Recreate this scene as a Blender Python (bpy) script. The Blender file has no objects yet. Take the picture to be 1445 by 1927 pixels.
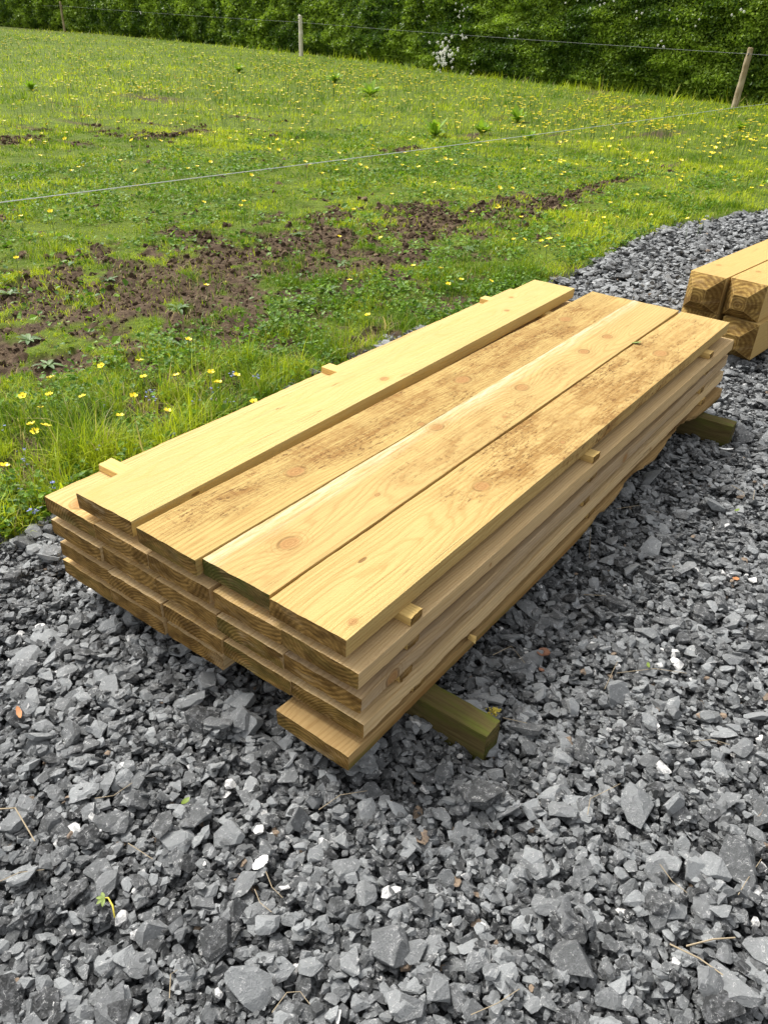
import bpy, bmesh, math, random
import numpy as np
from mathutils import Vector, Matrix, noise as mnoise
R = math.radians
sc = bpy.context.scene
COL = sc.collection

# ------------------------------------------------------------------ camera
F = 1458.2; CX, CY = 722.5, 963.5
CAM = np.array([-0.85324, -0.82726, 1.37155])
ROT = np.array([[0.59953670, 0.41327422, -0.68539052],
                [-0.79963651, 0.34538983, -0.49121006],
                [0.03372246, 0.84256174, 0.53754303]])
cd = bpy.data.cameras.new('camera'); cam = bpy.data.objects.new('camera', cd); COL.objects.link(cam)
cd.sensor_fit = 'VERTICAL'; cd.sensor_height = 36; cd.lens = 36 * F / 1927
cd.clip_start = 0.02; cd.clip_end = 2000
cam.matrix_world = Matrix.Translation(Vector(CAM)) @ Matrix(ROT.tolist()).to_4x4()
sc.camera = cam

# ------------------------------------------------------------------ light
SUN_EL, SUN_AZ = R(54), R(84)          # azimuth measured from +X to +Y
w = bpy.data.worlds.new('World'); sc.world = w; w.use_nodes = True
nt = w.node_tree; bg = nt.nodes['Background']
sky = nt.nodes.new('ShaderNodeTexSky'); sky.sky_type = 'NISHITA'; sky.sun_disc = False
sky.sun_elevation = SUN_EL; sky.sun_rotation = R(90) - SUN_AZ
sky.dust_density = 4.0; sky.air_density = 1.0; sky.ozone_density = 1.0
hs = nt.nodes.new('ShaderNodeHueSaturation'); hs.inputs['Saturation'].default_value = 0.12
nt.links.new(sky.outputs[0], hs.inputs['Color']); nt.links.new(hs.outputs[0], bg.inputs[0])
bg.inputs[1].default_value = 0.15
sd = bpy.data.lights.new('sun', 'SUN'); sd.energy = 2.1; sd.angle = R(24); sd.color = (1, 0.955, 0.88)
so = bpy.data.objects.new('sun', sd); COL.objects.link(so)
dv = Vector((math.cos(SUN_EL) * math.cos(SUN_AZ), math.cos(SUN_EL) * math.sin(SUN_AZ), math.sin(SUN_EL)))
so.rotation_euler = dv.to_track_quat('Z', 'Y').to_euler()
sc.view_settings.view_transform = 'Standard'; sc.view_settings.look = 'None'
sc.view_settings.exposure = 0.85; sc.view_settings.gamma = 1
sc.render.resolution_x = 767; sc.render.resolution_y = 1024
sc.render.engine = 'CYCLES'

rng = np.random.default_rng(11)
random.seed(5)

def at(u, v, z=0.0):
    """point of the photograph carried onto the level z in the place"""
    d = ROT @ np.array([(u - CX) / F, -(v - CY) / F, -1.0])
    return CAM + d * ((z - CAM[2]) / d[2])

# ------------------------------------------------------------------ helpers
def tag(o, label=None, cat=None, group=None, kind=None):
    if label: o['label'] = label
    if cat: o['category'] = cat
    if group: o['group'] = group
    if kind: o['kind'] = kind
    return o

def link(name, me, parent=None, loc=None, rot=None):
    o = bpy.data.objects.new(name, me); COL.objects.link(o)
    if parent: o.parent = parent
    if loc is not None: o.location = loc
    if rot is not None: o.rotation_euler = rot
    return o

def mesh_np(name, V, faces=None, loops=None, sizes=None, mats=(), smooth=False, attrs=None, fattrs=None, mat_idx=None):
    me = bpy.data.meshes.new(name)
    V = np.asarray(V, np.float32)
    if faces is not None:
        faces = np.asarray(faces, np.int32); sizes = np.full(len(faces), faces.shape[1], np.int32); loops = faces.ravel()
    loops = np.asarray(loops, np.int32); sizes = np.asarray(sizes, np.int32)
    me.vertices.add(len(V)); me.vertices.foreach_set('co', V.ravel())
    me.loops.add(len(loops)); me.loops.foreach_set('vertex_index', loops)
    me.polygons.add(len(sizes))
    st = np.zeros(len(sizes), np.int32); st[1:] = np.cumsum(sizes)[:-1]
    me.polygons.foreach_set('loop_start', st)
    try: me.polygons.foreach_set('loop_total', sizes)
    except Exception: pass
    for m in mats: me.materials.append(m)
    if mat_idx is not None: me.polygons.foreach_set('material_index', np.asarray(mat_idx, np.int32))
    me.update(calc_edges=True)
    me.polygons.foreach_set('use_smooth', np.full(len(sizes), smooth, bool))
    for k, a in (attrs or {}).items():
        at_ = me.attributes.new(k, 'FLOAT', 'POINT'); at_.data.foreach_set('value', np.asarray(a, np.float32))
    for k, a in (fattrs or {}).items():
        at_ = me.attributes.new(k, 'FLOAT', 'FACE'); at_.data.foreach_set('value', np.asarray(a, np.float32))
    me.validate(verbose=False)
    return me

# vectorised value noise / fbm
_tab = np.random.default_rng(3).random(4096)
def vnoise(x, y, z=None):
    x = np.asarray(x, float); y = np.asarray(y, float); z = np.zeros_like(x) if z is None else np.asarray(z, float)
    xi, yi, zi = np.floor(x).astype(np.int64), np.floor(y).astype(np.int64), np.floor(z).astype(np.int64)
    fx, fy, fz = x - xi, y - yi, z - zi
    fx, fy, fz = [t * t * (3 - 2 * t) for t in (fx, fy, fz)]
    def h(a, b, c): 
        n = (a * 73856093) ^ (b * 19349663) ^ (c * 83492791); n = (n ^ (n >> 13)) * 1274126177
        return _tab[(n ^ (n >> 16)) & 4095]
    r = 0
    for a in (0, 1):
        for b in (0, 1):
            for c in (0, 1):
                r = r + h(xi + a, yi + b, zi + c) * (fx if a else 1 - fx) * (fy if b else 1 - fy) * (fz if c else 1 - fz)
    return r
def fbm(x, y, z=None, o=4):
    s = 0; a = 0.5; f = 1.0; t = 0
    for i in range(o):
        s = s + a * vnoise(x * f + 17 * i, y * f + 31 * i, None if z is None else z * f); t += a; a *= .5; f *= 2.03
    return s / t

# ------------------------------------------------------------------ node helper
class NT:
    def __init__(s, name):
        s.m = bpy.data.materials.new(name); s.m.use_nodes = True; s.t = s.m.node_tree
        s.b = s.t.nodes['Principled BSDF']; s.o = s.t.nodes['Material Output']
    def _in(s, sock, v):
        if v is None: return
        if isinstance(v, bpy.types.NodeSocket): s.t.links.new(v, sock)
        else:
            if isinstance(v, (tuple, list)) and len(v) == 3 and len(sock.default_value) == 4: v = (*v, 1)
            sock.default_value = v
    def math(s, op, a, b=None, c=None, clamp=False):
        n = s.t.nodes.new('ShaderNodeMath'); n.operation = op; n.use_clamp = clamp
        s._in(n.inputs[0], a); s._in(n.inputs[1], b); s._in(n.inputs[2], c); return n.outputs[0]
    def mix(s, f, a, b, mode='MIX'):
        n = s.t.nodes.new('ShaderNodeMixRGB'); n.blend_type = mode
        s._in(n.inputs[0], f); s._in(n.inputs[1], a); s._in(n.inputs[2], b); return n.outputs[0]
    def ramp(s, v, a, b, lo=0.0, hi=1.0):
        n = s.t.nodes.new('ShaderNodeMapRange'); n.interpolation_type = 'SMOOTHSTEP'
        s._in(n.inputs[0], v); n.inputs[1].default_value = a; n.inputs[2].default_value = b
        n.inputs[3].default_value = lo; n.inputs[4].default_value = hi; return n.outputs[0]
    def coord(s, which='Object'):
        return s.t.nodes.new('ShaderNodeTexCoord').outputs[which]
    def vmul(s, v, k, add=(0, 0, 0)):
        n = s.t.nodes.new('ShaderNodeMapping'); s._in(n.inputs[0], v)
        n.inputs['Scale'].default_value = k; n.inputs['Location'].default_value = add; return n.outputs[0]
    def noise(s, v, scale=1, detail=4, rough=.55, dist=0.0, out=0):
        n = s.t.nodes.new('ShaderNodeTexNoise'); s._in(n.inputs['Vector'], v); n.inputs['Scale'].default_value = scale
        n.inputs['Detail'].default_value = detail; n.inputs['Roughness'].default_value = rough; n.inputs['Distortion'].default_value = dist
        return n.outputs[out]
    def voro(s, v, scale=1, feature='F1', out=0):
        n = s.t.nodes.new('ShaderNodeTexVoronoi'); n.feature = feature; s._in(n.inputs['Vector'], v); n.inputs['Scale'].default_value = scale
        return n.outputs[out]
    def attr(s, name, out='Fac'):
        n = s.t.nodes.new('ShaderNodeAttribute'); n.attribute_name = name; return n.outputs[out]
    def sep(s, v):
        n = s.t.nodes.new('ShaderNodeSeparateXYZ'); s._in(n.inputs[0], v); return n.outputs
    def bump(s, h, dist=.002, strength=1.0):
        n = s.t.nodes.new('ShaderNodeBump'); s._in(n.inputs['Height'], h); n.inputs['Distance'].default_value = dist
        n.inputs['Strength'].default_value = strength; s.t.links.new(n.outputs[0], s.b.inputs['Normal']); return n
    def set(s, **k):
        for a, v in k.items():
            a = {'color': 'Base Color', 'rough': 'Roughness', 'spec': 'Specular IOR Level'}.get(a, a)
            s._in(s.b.inputs[a], v)
        return s

# ------------------------------------------------------------------ materials: wood
def wood(name, base, late, seed=0, freq=330, knots=(), dirt=(), dirt_amt=0.0, bleach=0.0, green=0.0, ring=.55,
         warm=(.25, .137, .042), bark=(), lowdark=0.0, grey=0.0):
    n = NT(name); sx, sy = seed * 3.17, seed * 1.31
    P0 = n.coord(); P = n.vmul(P0, (1, 1, 1), (sx, sy, 0))
    X, Y, Z = n.sep(P0)[:3]
    v = n.math('ADD', Y, n.math('MULTIPLY', Z, .85))
    wob = n.noise(n.vmul(P, (1.3, 5, 5)), 1, 3, .5)
    wob2 = n.noise(n.vmul(P, (9, 30, 30)), 1, 3, .5)
    rs = random.Random(seed * 7 + 1); yc = -rs.uniform(.05, .15); h0 = rs.uniform(.015, .05); sl = rs.choice((-1, 1)) * rs.uniform(.012, .03)
    dep = n.math('ADD', n.math('MULTIPLY', n.math('ADD', X, rs.uniform(-2.4, 0)), sl), n.math('ADD', h0 - .06, n.math('MULTIPLY', wob, .14)))
    dy_ = n.math('ADD', n.math('SUBTRACT', v, yc), n.math('MULTIPLY', n.math('SUBTRACT', n.noise(n.vmul(P, (1.6, 0, 0)), 1, 2), .5), .06))
    rad_ = n.math('SQRT', n.math('ADD', n.math('MULTIPLY', dep, dep), n.math('MULTIPLY', dy_, dy_)))
    Fv = n.math('ADD', n.math('MULTIPLY', rad_, freq * 2.1), n.math('ADD', n.math('MULTIPLY', wob, 6), n.math('MULTIPLY', wob2, 1.6)))
    core = None; halo = None
    for (kx, ky, rad, amp) in knots:
        dx = n.math('DIVIDE', n.math('SUBTRACT', X, kx), rad * 7.5); dy = n.math('DIVIDE', n.math('SUBTRACT', v, ky), rad * 3.2)
        d2 = n.math('ADD', n.math('MULTIPLY', dx, dx), n.math('MULTIPLY', dy, dy))
        g = n.math('EXPONENT', n.math('MULTIPLY', n.math('SQRT', n.math('ADD', d2, .01)), -1.9))
        Fv = n.math('ADD', Fv, n.math('MULTIPLY', g, amp))
        ex = n.math('DIVIDE', n.math('SUBTRACT', X, kx), rad * 1.35); ey = n.math('DIVIDE', n.math('SUBTRACT', v, ky), rad)
        e = n.math('SQRT', n.math('ADD', n.math('MULTIPLY', ex, ex), n.math('MULTIPLY', ey, ey)))
        e = n.math('ADD', e, n.math('MULTIPLY', n.math('SUBTRACT', wob2, .5), .5))
        core = e if core is None else n.math('MINIMUM', core, e)
    s_ = n.math('SINE', Fv)
    line = n.ramp(s_, .25, 1.0)
    soft = n.ramp(s_, -1.0, 1.0)
    fibre = n.noise(n.vmul(P, (5, 420, 420)), 1, 3, .6)
    big = n.noise(n.vmul(P, (1.1, 7, 7), (5, 2, 1)), 1, 3, .6)
    c = n.mix(n.math('MULTIPLY', soft, ring * .35), base, late)
    c = n.mix(n.math('MULTIPLY', line, n.math('MULTIPLY', n.ramp(big, .3, .7, .25, 1.0), ring)), c, late)
    c = n.mix(n.ramp(big, .35, .75, 0, .35), c, tuple(b * .78 for b in base))
    c = n.mix(n.ramp(fibre, .45, .75, 0, .28), c, late)
    c = n.mix(n.ramp(fibre, .25, .45, .20, 0), c, tuple(min(1, b * 1.25) for b in base))
    if grey: c = n.mix(n.ramp(n.noise(n.vmul(P, (3, 30, 30), (1, 1, 4)), 1, 4), .35, .7, 0, grey), c, (.42, .33, .23))
    rgh = n.math('ADD', .62, n.math('MULTIPLY', fibre, .2))
    if bleach:
        edge = n.ramp(n.math('ADD', Y, n.math('MULTIPLY', n.noise(n.vmul(P, (2.2, 14, 14)), 1, 5, .65), .13)), -.005, .085, 0, bleach)
        sp = n.ramp(n.noise(n.vmul(P, (8, 90, 90)), 1, 5, .75), .40, .58, .15, 1)
        c = n.mix(n.math('MULTIPLY', edge, sp), c, (.78, .70, .56))
    if dirt_amt:
        m = None
        for (dx0, dy0, rx, ry, st) in dirt:
            a = n.math('DIVIDE', n.math('SUBTRACT', X, dx0), rx); b = n.math('DIVIDE', n.math('SUBTRACT', Y, dy0), ry)
            g = n.math('MULTIPLY', n.math('EXPONENT', n.math('MULTIPLY', n.math('ADD', n.math('MULTIPLY', a, a), n.math('MULTIPLY', b, b)), -1)), st)
            m = g if m is None else n.math('ADD', m, g)
        patch = n.noise(n.vmul(P, (6, 15, 15), (3, 3, 3)), 1, 6, .7)
        dash = n.noise(n.vmul(P, (45, 120, 40), (7, 1, 2)), 1, 5, .75)
        cross = n.noise(n.vmul(P, (95, 11, 16), (2, 9, 2)), 1, 5, .7)
        streak = n.noise(n.vmul(P, (7, 90, 60), (4, 9, 2)), 1, 5, .7)
        mm = n.math('MULTIPLY', m, n.ramp(patch, .40, .58, .0, 1))
        smear = n.ramp(n.noise(n.vmul(P, (3.2, 11, 11), (9, 2, 5)), 1, 6, .68), .44, .60)
        wash = n.math('MULTIPLY', n.math('MULTIPLY', n.math('ADD', mm, n.math('MULTIPLY', m, .25)), n.math('ADD', .35, n.math('MULTIPLY', smear, .65))), .62 * dirt_amt, clamp=True)
        c = n.mix(n.math('MULTIPLY', wash, n.ramp(n.math('ADD', streak, n.math('MULTIPLY', cross, .5)), .55, .85, .35, 1.0)), c, warm)
        sp = n.math('MULTIPLY', n.ramp(dash, .52, .60), n.ramp(n.math('ADD', n.math('MULTIPLY', m, .5), patch), .62, .86))
        c = n.mix(n.math('MULTIPLY', n.math('MULTIPLY', sp, n.math('ADD', .25, smear)), .62 * dirt_amt), c, (.115, .058, .02))
        sp2 = n.math('MULTIPLY', n.ramp(cross, .56, .66), n.ramp(n.math('ADD', n.math('MULTIPLY', m, .4), streak), .58, .8))
        c = n.mix(n.math('MULTIPLY', n.math('MULTIPLY', sp2, n.math('ADD', .3, smear)), .5 * dirt_amt), c, (.20, .10, .035))
    if core is not None:
        c = n.mix(n.ramp(core, 1.0, 2.6, .38, 0), c, tuple(k * .75 for k in base))
        c = n.mix(n.math('MULTIPLY', n.ramp(core, 1.0, 2.8, .5, 0), n.ramp(n.math('SINE', n.math('MULTIPLY', core, 13)), .2, .9)), c, late)
        rr = n.ramp(n.math('SINE', n.math('MULTIPLY', core, 16)), -1, 1)
        kc = n.mix(n.math('MULTIPLY', rr, .45), (.36, .195, .075), (.24, .12, .042))
        c = n.mix(n.ramp(core, .70, 1.05, .85, 0), c, kc)
        ol = n.math('MULTIPLY', n.ramp(core, .78, .95), n.ramp(core, 1.0, 1.18, 1, 0))
        c = n.mix(n.math('MULTIPLY', ol, n.ramp(wob2, .4, .6, .1, .6)), c, (.12, .055, .018))
    pins = n.voro(n.vmul(P, (3.1, 9, 9), (8, 4, 0)), 1)
    c = n.mix(n.ramp(pins, .035, .055, .75, 0), c, (.13, .06, .02))
    if green: c = n.mix(n.ramp(n.noise(n.vmul(P, (5, 20, 20), (0, 5, 9)), 1, 4), .42, .7, 0, green), c, (.10, .115, .02))
    # rough sawn hairs, drying checks and handling marks
    sl_ = n.noise(n.vmul(P, (1.6, 150, 150), (4, 4, 7)), 1, 3, .7); c = n.mix(n.ramp(sl_, .50, .66, 0, .42), c, late); c = n.mix(n.ramp(sl_, .34, .46, .18, 0), c, tuple(min(1, k * 1.25) for k in base))
    ck = n.math('ABSOLUTE', n.math('SUBTRACT', n.noise(n.vmul(P, (1.1, 48, 48), (2, 8, 7)), 1, 2, .5), .5)); ckm = n.math('MULTIPLY', n.ramp(ck, .002, .008, 1, 0), n.ramp(n.noise(n.vmul(P, (2.5, 14, 14), (8, 8, 8)), 1, 3), .60, .66))
    c = n.mix(n.math('MULTIPLY', ckm, .7), c, (.10, .05, .02))
    hair = n.noise(n.vmul(P, (16, 260, 260), (1, 7, 3)), 1, 5, .75); c = n.mix(n.ramp(hair, .56, .70, 0, .30), c, tuple(k * .6 for k in late))
    blot = n.noise(n.vmul(P, (4, 9, 9), (6, 6, 1)), 1, 6, .7); c = n.mix(n.ramp(blot, .52, .72, 0, .30), c, tuple(k * .72 for k in base))
    if bark:
        m = None
        for (bx, rx) in bark:
            a = n.math('DIVIDE', n.math('SUBTRACT', X, bx), rx); g = n.math('EXPONENT', n.math('MULTIPLY', n.math('MULTIPLY', a, a), -1)); m = g if m is None else n.math('MAXIMUM', m, g)
        side = n.ramp(v, -.232, -.196, 1, 0); bn = n.noise(n.vmul(P, (26, 70, 70), (3, 2, 8)), 1, 6, .75); bn2 = n.noise(n.vmul(P, (10, 24, 24), (1, 2, 3)), 1, 4, .6)
        bm_ = n.math('MULTIPLY', n.math('MULTIPLY', m, side), n.ramp(bn2, .38, .52)); bc = n.mix(n.ramp(bn, .40, .60), (.055, .028, .014), n.mix(n.ramp(bn2, .5, .7), (.50, .38, .23), (.24, .13, .06)))
        c = n.mix(bm_, c, bc)
    if lowdark:
        lw = n.math('MULTIPLY', n.ramp(n.math('ADD', Z, n.math('MULTIPLY', blot, .03)), -.016, .002, 1, 0), n.ramp(Y, -.197, -.192, 1, 0))
        c = n.mix(n.math('MULTIPLY', lw, lowdark), c, n.mix(n.ramp(blot, .45, .6), (.22, .115, .032), (.12, .10, .022)))
    n.set(color=c, rough=n.math('ADD', rgh, .12), spec=.12)
    saw = n.math('SINE', n.math('ADD', n.math('MULTIPLY', X, 950), n.math('MULTIPLY', wob2, 4)))
    hgt = n.math('ADD', n.math('MULTIPLY', fibre, .7), n.math('ADD', n.math('MULTIPLY', line, .3), n.math('MULTIPLY', saw, .05)))
    n.bump(n.math('SUBTRACT', n.math('ADD', hgt, hair), ckm), .0011, .9)
    return n.m

def endgrain(name, cy, cz, seed, dark=(.098, .049, .010), light=(.30, .178, .052), freq=900, pale=.5, green=0.0, ringk=.55):
    n = NT(name); P0 = n.coord(); P = n.vmul(P0, (1, 1, 1), (0, seed * 1.7, seed * .9)); X, Y, Z = n.sep(P0)[:3]
    dy = n.math('SUBTRACT', Y, cy); dz = n.math('SUBTRACT', Z, cz)
    r = n.math('SQRT', n.math('ADD', n.math('MULTIPLY', dy, dy), n.math('MULTIPLY', dz, dz)))
    wv = n.noise(n.vmul(P, (1, 12, 12)), 1, 3)
    s_ = n.math('SINE', n.math('ADD', n.math('MULTIPLY', r, freq), n.math('MULTIPLY', wv, 14)))
    nz = n.noise(n.vmul(P, (40, 40, 190)), 1, 5, .7)
    nb = n.noise(n.vmul(P, (8, 14, 22), (4, 4, 4)), 1, 4, .6)
    c = n.mix(n.math('MULTIPLY', n.ramp(s_, -1, 1), n.math('ADD', .25, n.math('MULTIPLY', nb, ringk))), light, dark)
    c = n.mix(n.ramp(nb, .40, .62, 0, .75), c, tuple(d * .8 for d in dark))
    c = n.mix(n.ramp(n.noise(n.vmul(P, (10, 9, 30), (9, 1, 3)), 1, 5, .65), .52, .64, 0, pale), c, (.40, .29, .16))
    c = n.mix(n.ramp(nz, .48, .72, 0, .6), c, tuple(d * .45 for d in dark))
    sw = n.noise(n.vmul(P, (10, 14, 420), (2, 2, 2)), 1, 4, .7); c = n.mix(n.ramp(sw, .5, .66, 0, .45), c, tuple(d * .6 for d in dark)); c = n.mix(n.ramp(sw, .3, .45, .3, 0), c, (.42, .30, .15))
    if green: c = n.mix(n.ramp(n.noise(n.vmul(P, (8, 12, 30)), 1, 4), .38, .6, 0, green), c, (.06, .068, .012))
    n.set(color=c, rough=.85, spec=.12); n.bump(n.math('ADD', nz, n.math('MULTIPLY', n.ramp(s_, -1, 1), .5)), .0022, .9)
    return n.m

YEL = (.68, .475, .185); YELL = (.50, .30, .085)
TAN = (.64, .445, .195); TANL = (.40, .215, .06)
PAL = (.66, .49, .26); PALL = (.42, .26, .10)

def kl(lst): return [(x, -y, r, a) for x, y, r, a in lst]
W_P1 = wood('clean_yellow_pine', (.515, .395, .165), (.50, .33, .095), 1, 260, kl([(1.05, .155, .013, 15), (1.95, .12, .010, 12), (2.12, .05, .009, 9)]), ring=.32)
W_P2 = wood('dirty_yellow_pine', (.47, .345, .13), (.30, .165, .05), 2, 300, kl([(.42, .10, .023, 34), (1.22, .10, .026, 34), (2.02, .08, .024, 34), (.86, .185, .010, 12)]),
            dirt=[(.30, -.06, .26, .06, 1.2), (.75, -.07, .32, .09, 1.5), (1.15, -.09, .35, .11, 1.5), (1.6, -.08, .32, .10, 1.5), (1.98, -.10, .26, .10, 1.5), (2.2, -.06, .2, .08, 1)], dirt_amt=1.5, ring=.62)
W_P3 = wood('bleached_pine_with_knots', (.48, .35, .14), (.34, .19, .065), 3, 240, kl([(.16, .105, .022, 34), (.45, .13, .006, 10), (.86, .035, .018, 20), (1.28, .085, .021, 36), (1.72, .10, .019, 30), (1.93, .10, .018, 28), (1.05, .15, .007, 8)]),
            dirt=[(.75, -.11, .25, .09, 1.2), (.95, -.14, .2, .07, 1.3), (1.5, -.13, .35, .06, .8), (.05, -.12, .2, .06, .5)], dirt_amt=.8, bleach=.5, ring=.45)
W_P4 = wood('scuffed_pine', (.505, .365, .145), (.35, .20, .06), 4, 330, kl([(.66, .10, .020, 36), (1.90, .11, .026, 34), (.05, .175, .009, 8), (1.02, .15, .008, 8)]),
            dirt=[(.72, -.08, .18, .06, 1.1), (1.12, -.08, .26, .11, 1.5), (1.45, -.11, .30, .11, 1.7), (1.86, -.10, .24, .10, 1.5), (2.2, -.1, .18, .08, 1.2), (.9, -.15, .28, .05, 1.0)], dirt_amt=1.5, ring=.45)
W_BOARDS = [wood('tan_pine_%d' % i, b, l, 10 + i, f, kl(k), ring=.5, grey=g, green=gr) for i, (b, l, f, k, g, gr) in enumerate([
    (PAL, PALL, 300, [(.12, .16, .013, 10), (1.6, .225, .006, 6)], .25, 0), (TAN, TANL, 340, [(.3, .1, .015, 20)], .35, .1), ((.60, .43, .215), PALL, 420, [(1.1, .1, .012, 12), (.5, .222, .004, 4)], .2, 0)])]
W_A4 = wood('board_with_corner_knot', TAN, TANL, 31, 320, kl([(.055, .105, .032, 34)]), ring=.5)
W_WHITE = wood('pale_cream_pine', (.74, .62, .43), (.6, .44, .24), 21, 300, (), ring=.3)
W_LATH = wood('lath_pine', (.70, .50, .19), (.48, .30, .09), 22, 500, (), ring=.4)
W_BEAR = wood('mossy_bearer_wood', (.13, .10, .04), (.07, .05, .018), 23, 420, (), ring=.5, green=1.0)
W_POST = wood('gate_post_pine', (.50, .345, .13), (.45, .27, .085), 24, 210, kl([(.28, .05, .012, 14), (1.2, .1, .014, 16)]), ring=.35)
W_BARK = wood('board_with_bark_edge', (.42, .28, .12), (.26, .15, .05), 26, 320, (), ring=.5, bark=[(1.95, .26), (1.45, .20)], lowdark=.85)
W_KNOTSIDE = wood('weathered_board_edge', (.46, .33, .18), (.28, .17, .07), 25, 300, [(.105, -.222, .017, 26), (1.35, -.225, .014, 16)], ring=.5, grey=.6)
E_ENDS = [endgrain('end_grain_%d' % i, cy, cz, i, pale=p, freq=f) for i, (cy, cz, p, f) in enumerate([
    (-.06, -.09, .55, 800), (-.11, .05, .4, 900), (-.15, -.07, .6, 700), (-.09, -.12, .25, 1000), (-.05, .06, .5, 850)])]
E_GREEN = endgrain('mossy_end_grain', -.1, -.1, 9, dark=(.085, .058, .016), light=(.22, .15, .05), pale=.25, green=.8)
E_BEAR = endgrain('mossy_bearer_end', -.03, -.04, 12, dark=(.05, .04, .012), light=(.13, .10, .035), pale=.15, green=.8)

# ------------------------------------------------------------------ ground: one sheet, gravel bed, field, dug soil
BORD = np.array([(-400, 1.3), (-3, 1.3), (-.6, 1.22), (0, 1.22), (.5, 1.19), (1.1, 1.22), (1.6, 1.34), (2.1, 1.36), (2.7, 1.30), (3.9, 1.22), (5.0, 1.26), (5.8, 1.25), (6.35, 1.12), (7.3, .80), (9, .25), (14, -1.2), (60, -12), (400, -90)])
def border(x): return np.interp(x, BORD[:, 0], BORD[:, 1])
def soil(x, y):
    c = np.interp(x, [-2, .6, 1.5, 2.6, 3.8, 5.0, 6.2, 8], [2.95, 2.9, 2.78, 2.8, 2.72, 2.65, 2.45, 2.4])
    h = np.interp(x, [-2, 1.0, 2.0, 3.2, 4.6, 5.6, 6.6, 8], [1.3, 1.25, 1.0, .85, .74, .5, .16, .02])
    band = 1 - np.abs(y - c) / h
    n1 = fbm(x * 2.1 + 3, y * 2.6 + 8, o=4); n2 = fbm(x * 7 + 1, y * 8 + 2, o=3)
    m = np.clip(band, -1, 1) * .95 + (n1 - .5) * 2.2 + (n2 - .5) * 3.6 + (fbm(x * 17, y * 19, o=2) - .5) * 1.6 - .26 + np.interp(x, [2.2, 4.2], [.24, .04])
    far = (fbm(x * .5 + 40, y * .5 + 3, o=3) - .63) * 5 + (fbm(x * 2.6 + 9, y * 3 + 7, o=3) - .66) * 6
    far = np.where(y > c + h, far - .3, -1)
    for (px, py, rx, ry) in ((4.45, 8.7, .75, .35), (7.6, 5.2, .4, .2), (9.6, 5.4, .35, .2), (12, 3.6, .5, .3), (6.2, 7.9, .5, .2), (9.5, 11.5, .8, .3)):
        far = np.maximum(far, .9 - ((x - px) / rx) ** 2 - ((y - py) / ry) ** 2 + (n2 - .5) * 2.5)
    return np.clip(np.maximum(m, far) * 2.4, 0, 1)
def gh(x, y, s=None):
    """height of the ground sheet"""
    b = border(x) - y                       # >0 inside the gravel
    s = soil(x, y) if s is None else s
    fld = .012 + .03 * (fbm(x * 1.3, y * 1.3, o=3) - .5) + s * (.075 * (fbm(x * 6, y * 6, o=4) - .5) + .05 * (fbm(x * 19, y * 19, o=3) - .5) - .01)
    far = .10 * (fbm(x * .22 + 9, y * .22, o=2) - .5) * np.clip((y - 5) / 6, 0, 1)
    fld = fld + far
    grv = -.035 + .0 * x
    k = np.clip(b / .06 + .5, 0, 1)
    return fld * (1 - k) + grv * k

def axis(lo, hi, step, far, n=46):
    a = np.arange(lo, hi + 1e-6, step); g = np.geomspace(step, far, n)
    return np.concatenate([(lo - g)[::-1], a, hi + g])
gx = axis(-1.2, 8.0, .03, 480); gy = axis(.9, 5.2, .03, 480)
GX, GY = np.meshgrid(gx, gy)
S = soil(GX, GY); GZ = gh(GX, GY, S)
nx, ny = len(gx), len(gy)
idx = np.arange(nx * ny).reshape(ny, nx)
fc = np.stack([idx[:-1, :-1], idx[:-1, 1:], idx[1:, 1:], idx[1:, :-1]], -1).reshape(-1, 4)
grv = (np.clip((border(GX) - GY) / .06 + .5, 0, 1))
n = NT('field_and_gravel_bed')
P = n.coord('Object'); so_ = n.attr('soil'); gr_ = n.attr('bed')
nz1 = n.noise(P, 1.1, 5, .6); nz2 = n.noise(P, 24, 5, .7); nz3 = n.noise(P, 5, 4, .6)
g1 = n.mix(n.ramp(nz3, .35, .65), (.065, .10, .012), (.12, .165, .02)); g1 = n.mix(n.ramp(nz1, .4, .65, 0, .6), g1, (.10, .135, .02)); g1 = n.mix(n.ramp(nz2, .5, .7, 0, .6), g1, (.03, .05, .008))
s1 = n.mix(n.ramp(nz2, .35, .65), (.052, .035, .022), (.125, .088, .056)); s1 = n.mix(n.ramp(nz3, .4, .7, 0, .5), s1, (.045, .03, .02))
vc = n.sep(n.voro(P, 55, out=1))[0]; bedc = n.mix(vc, (.02, .021, .022), (.15, .155, .158))
c = n.mix(so_, g1, s1); c = n.mix(gr_, c, bedc)
n.set(color=c, rough=.95, spec=.1); n.bump(n.math('ADD', nz2, nz3), .02, .8)
ground = link('ground', mesh_np('ground', np.stack([GX, GY, GZ], -1).reshape(-1, 3), fc, mats=[n.m], smooth=True, attrs={'soil': S.ravel(), 'bed': grv.ravel()}))
tag(ground, kind='structure')

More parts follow.
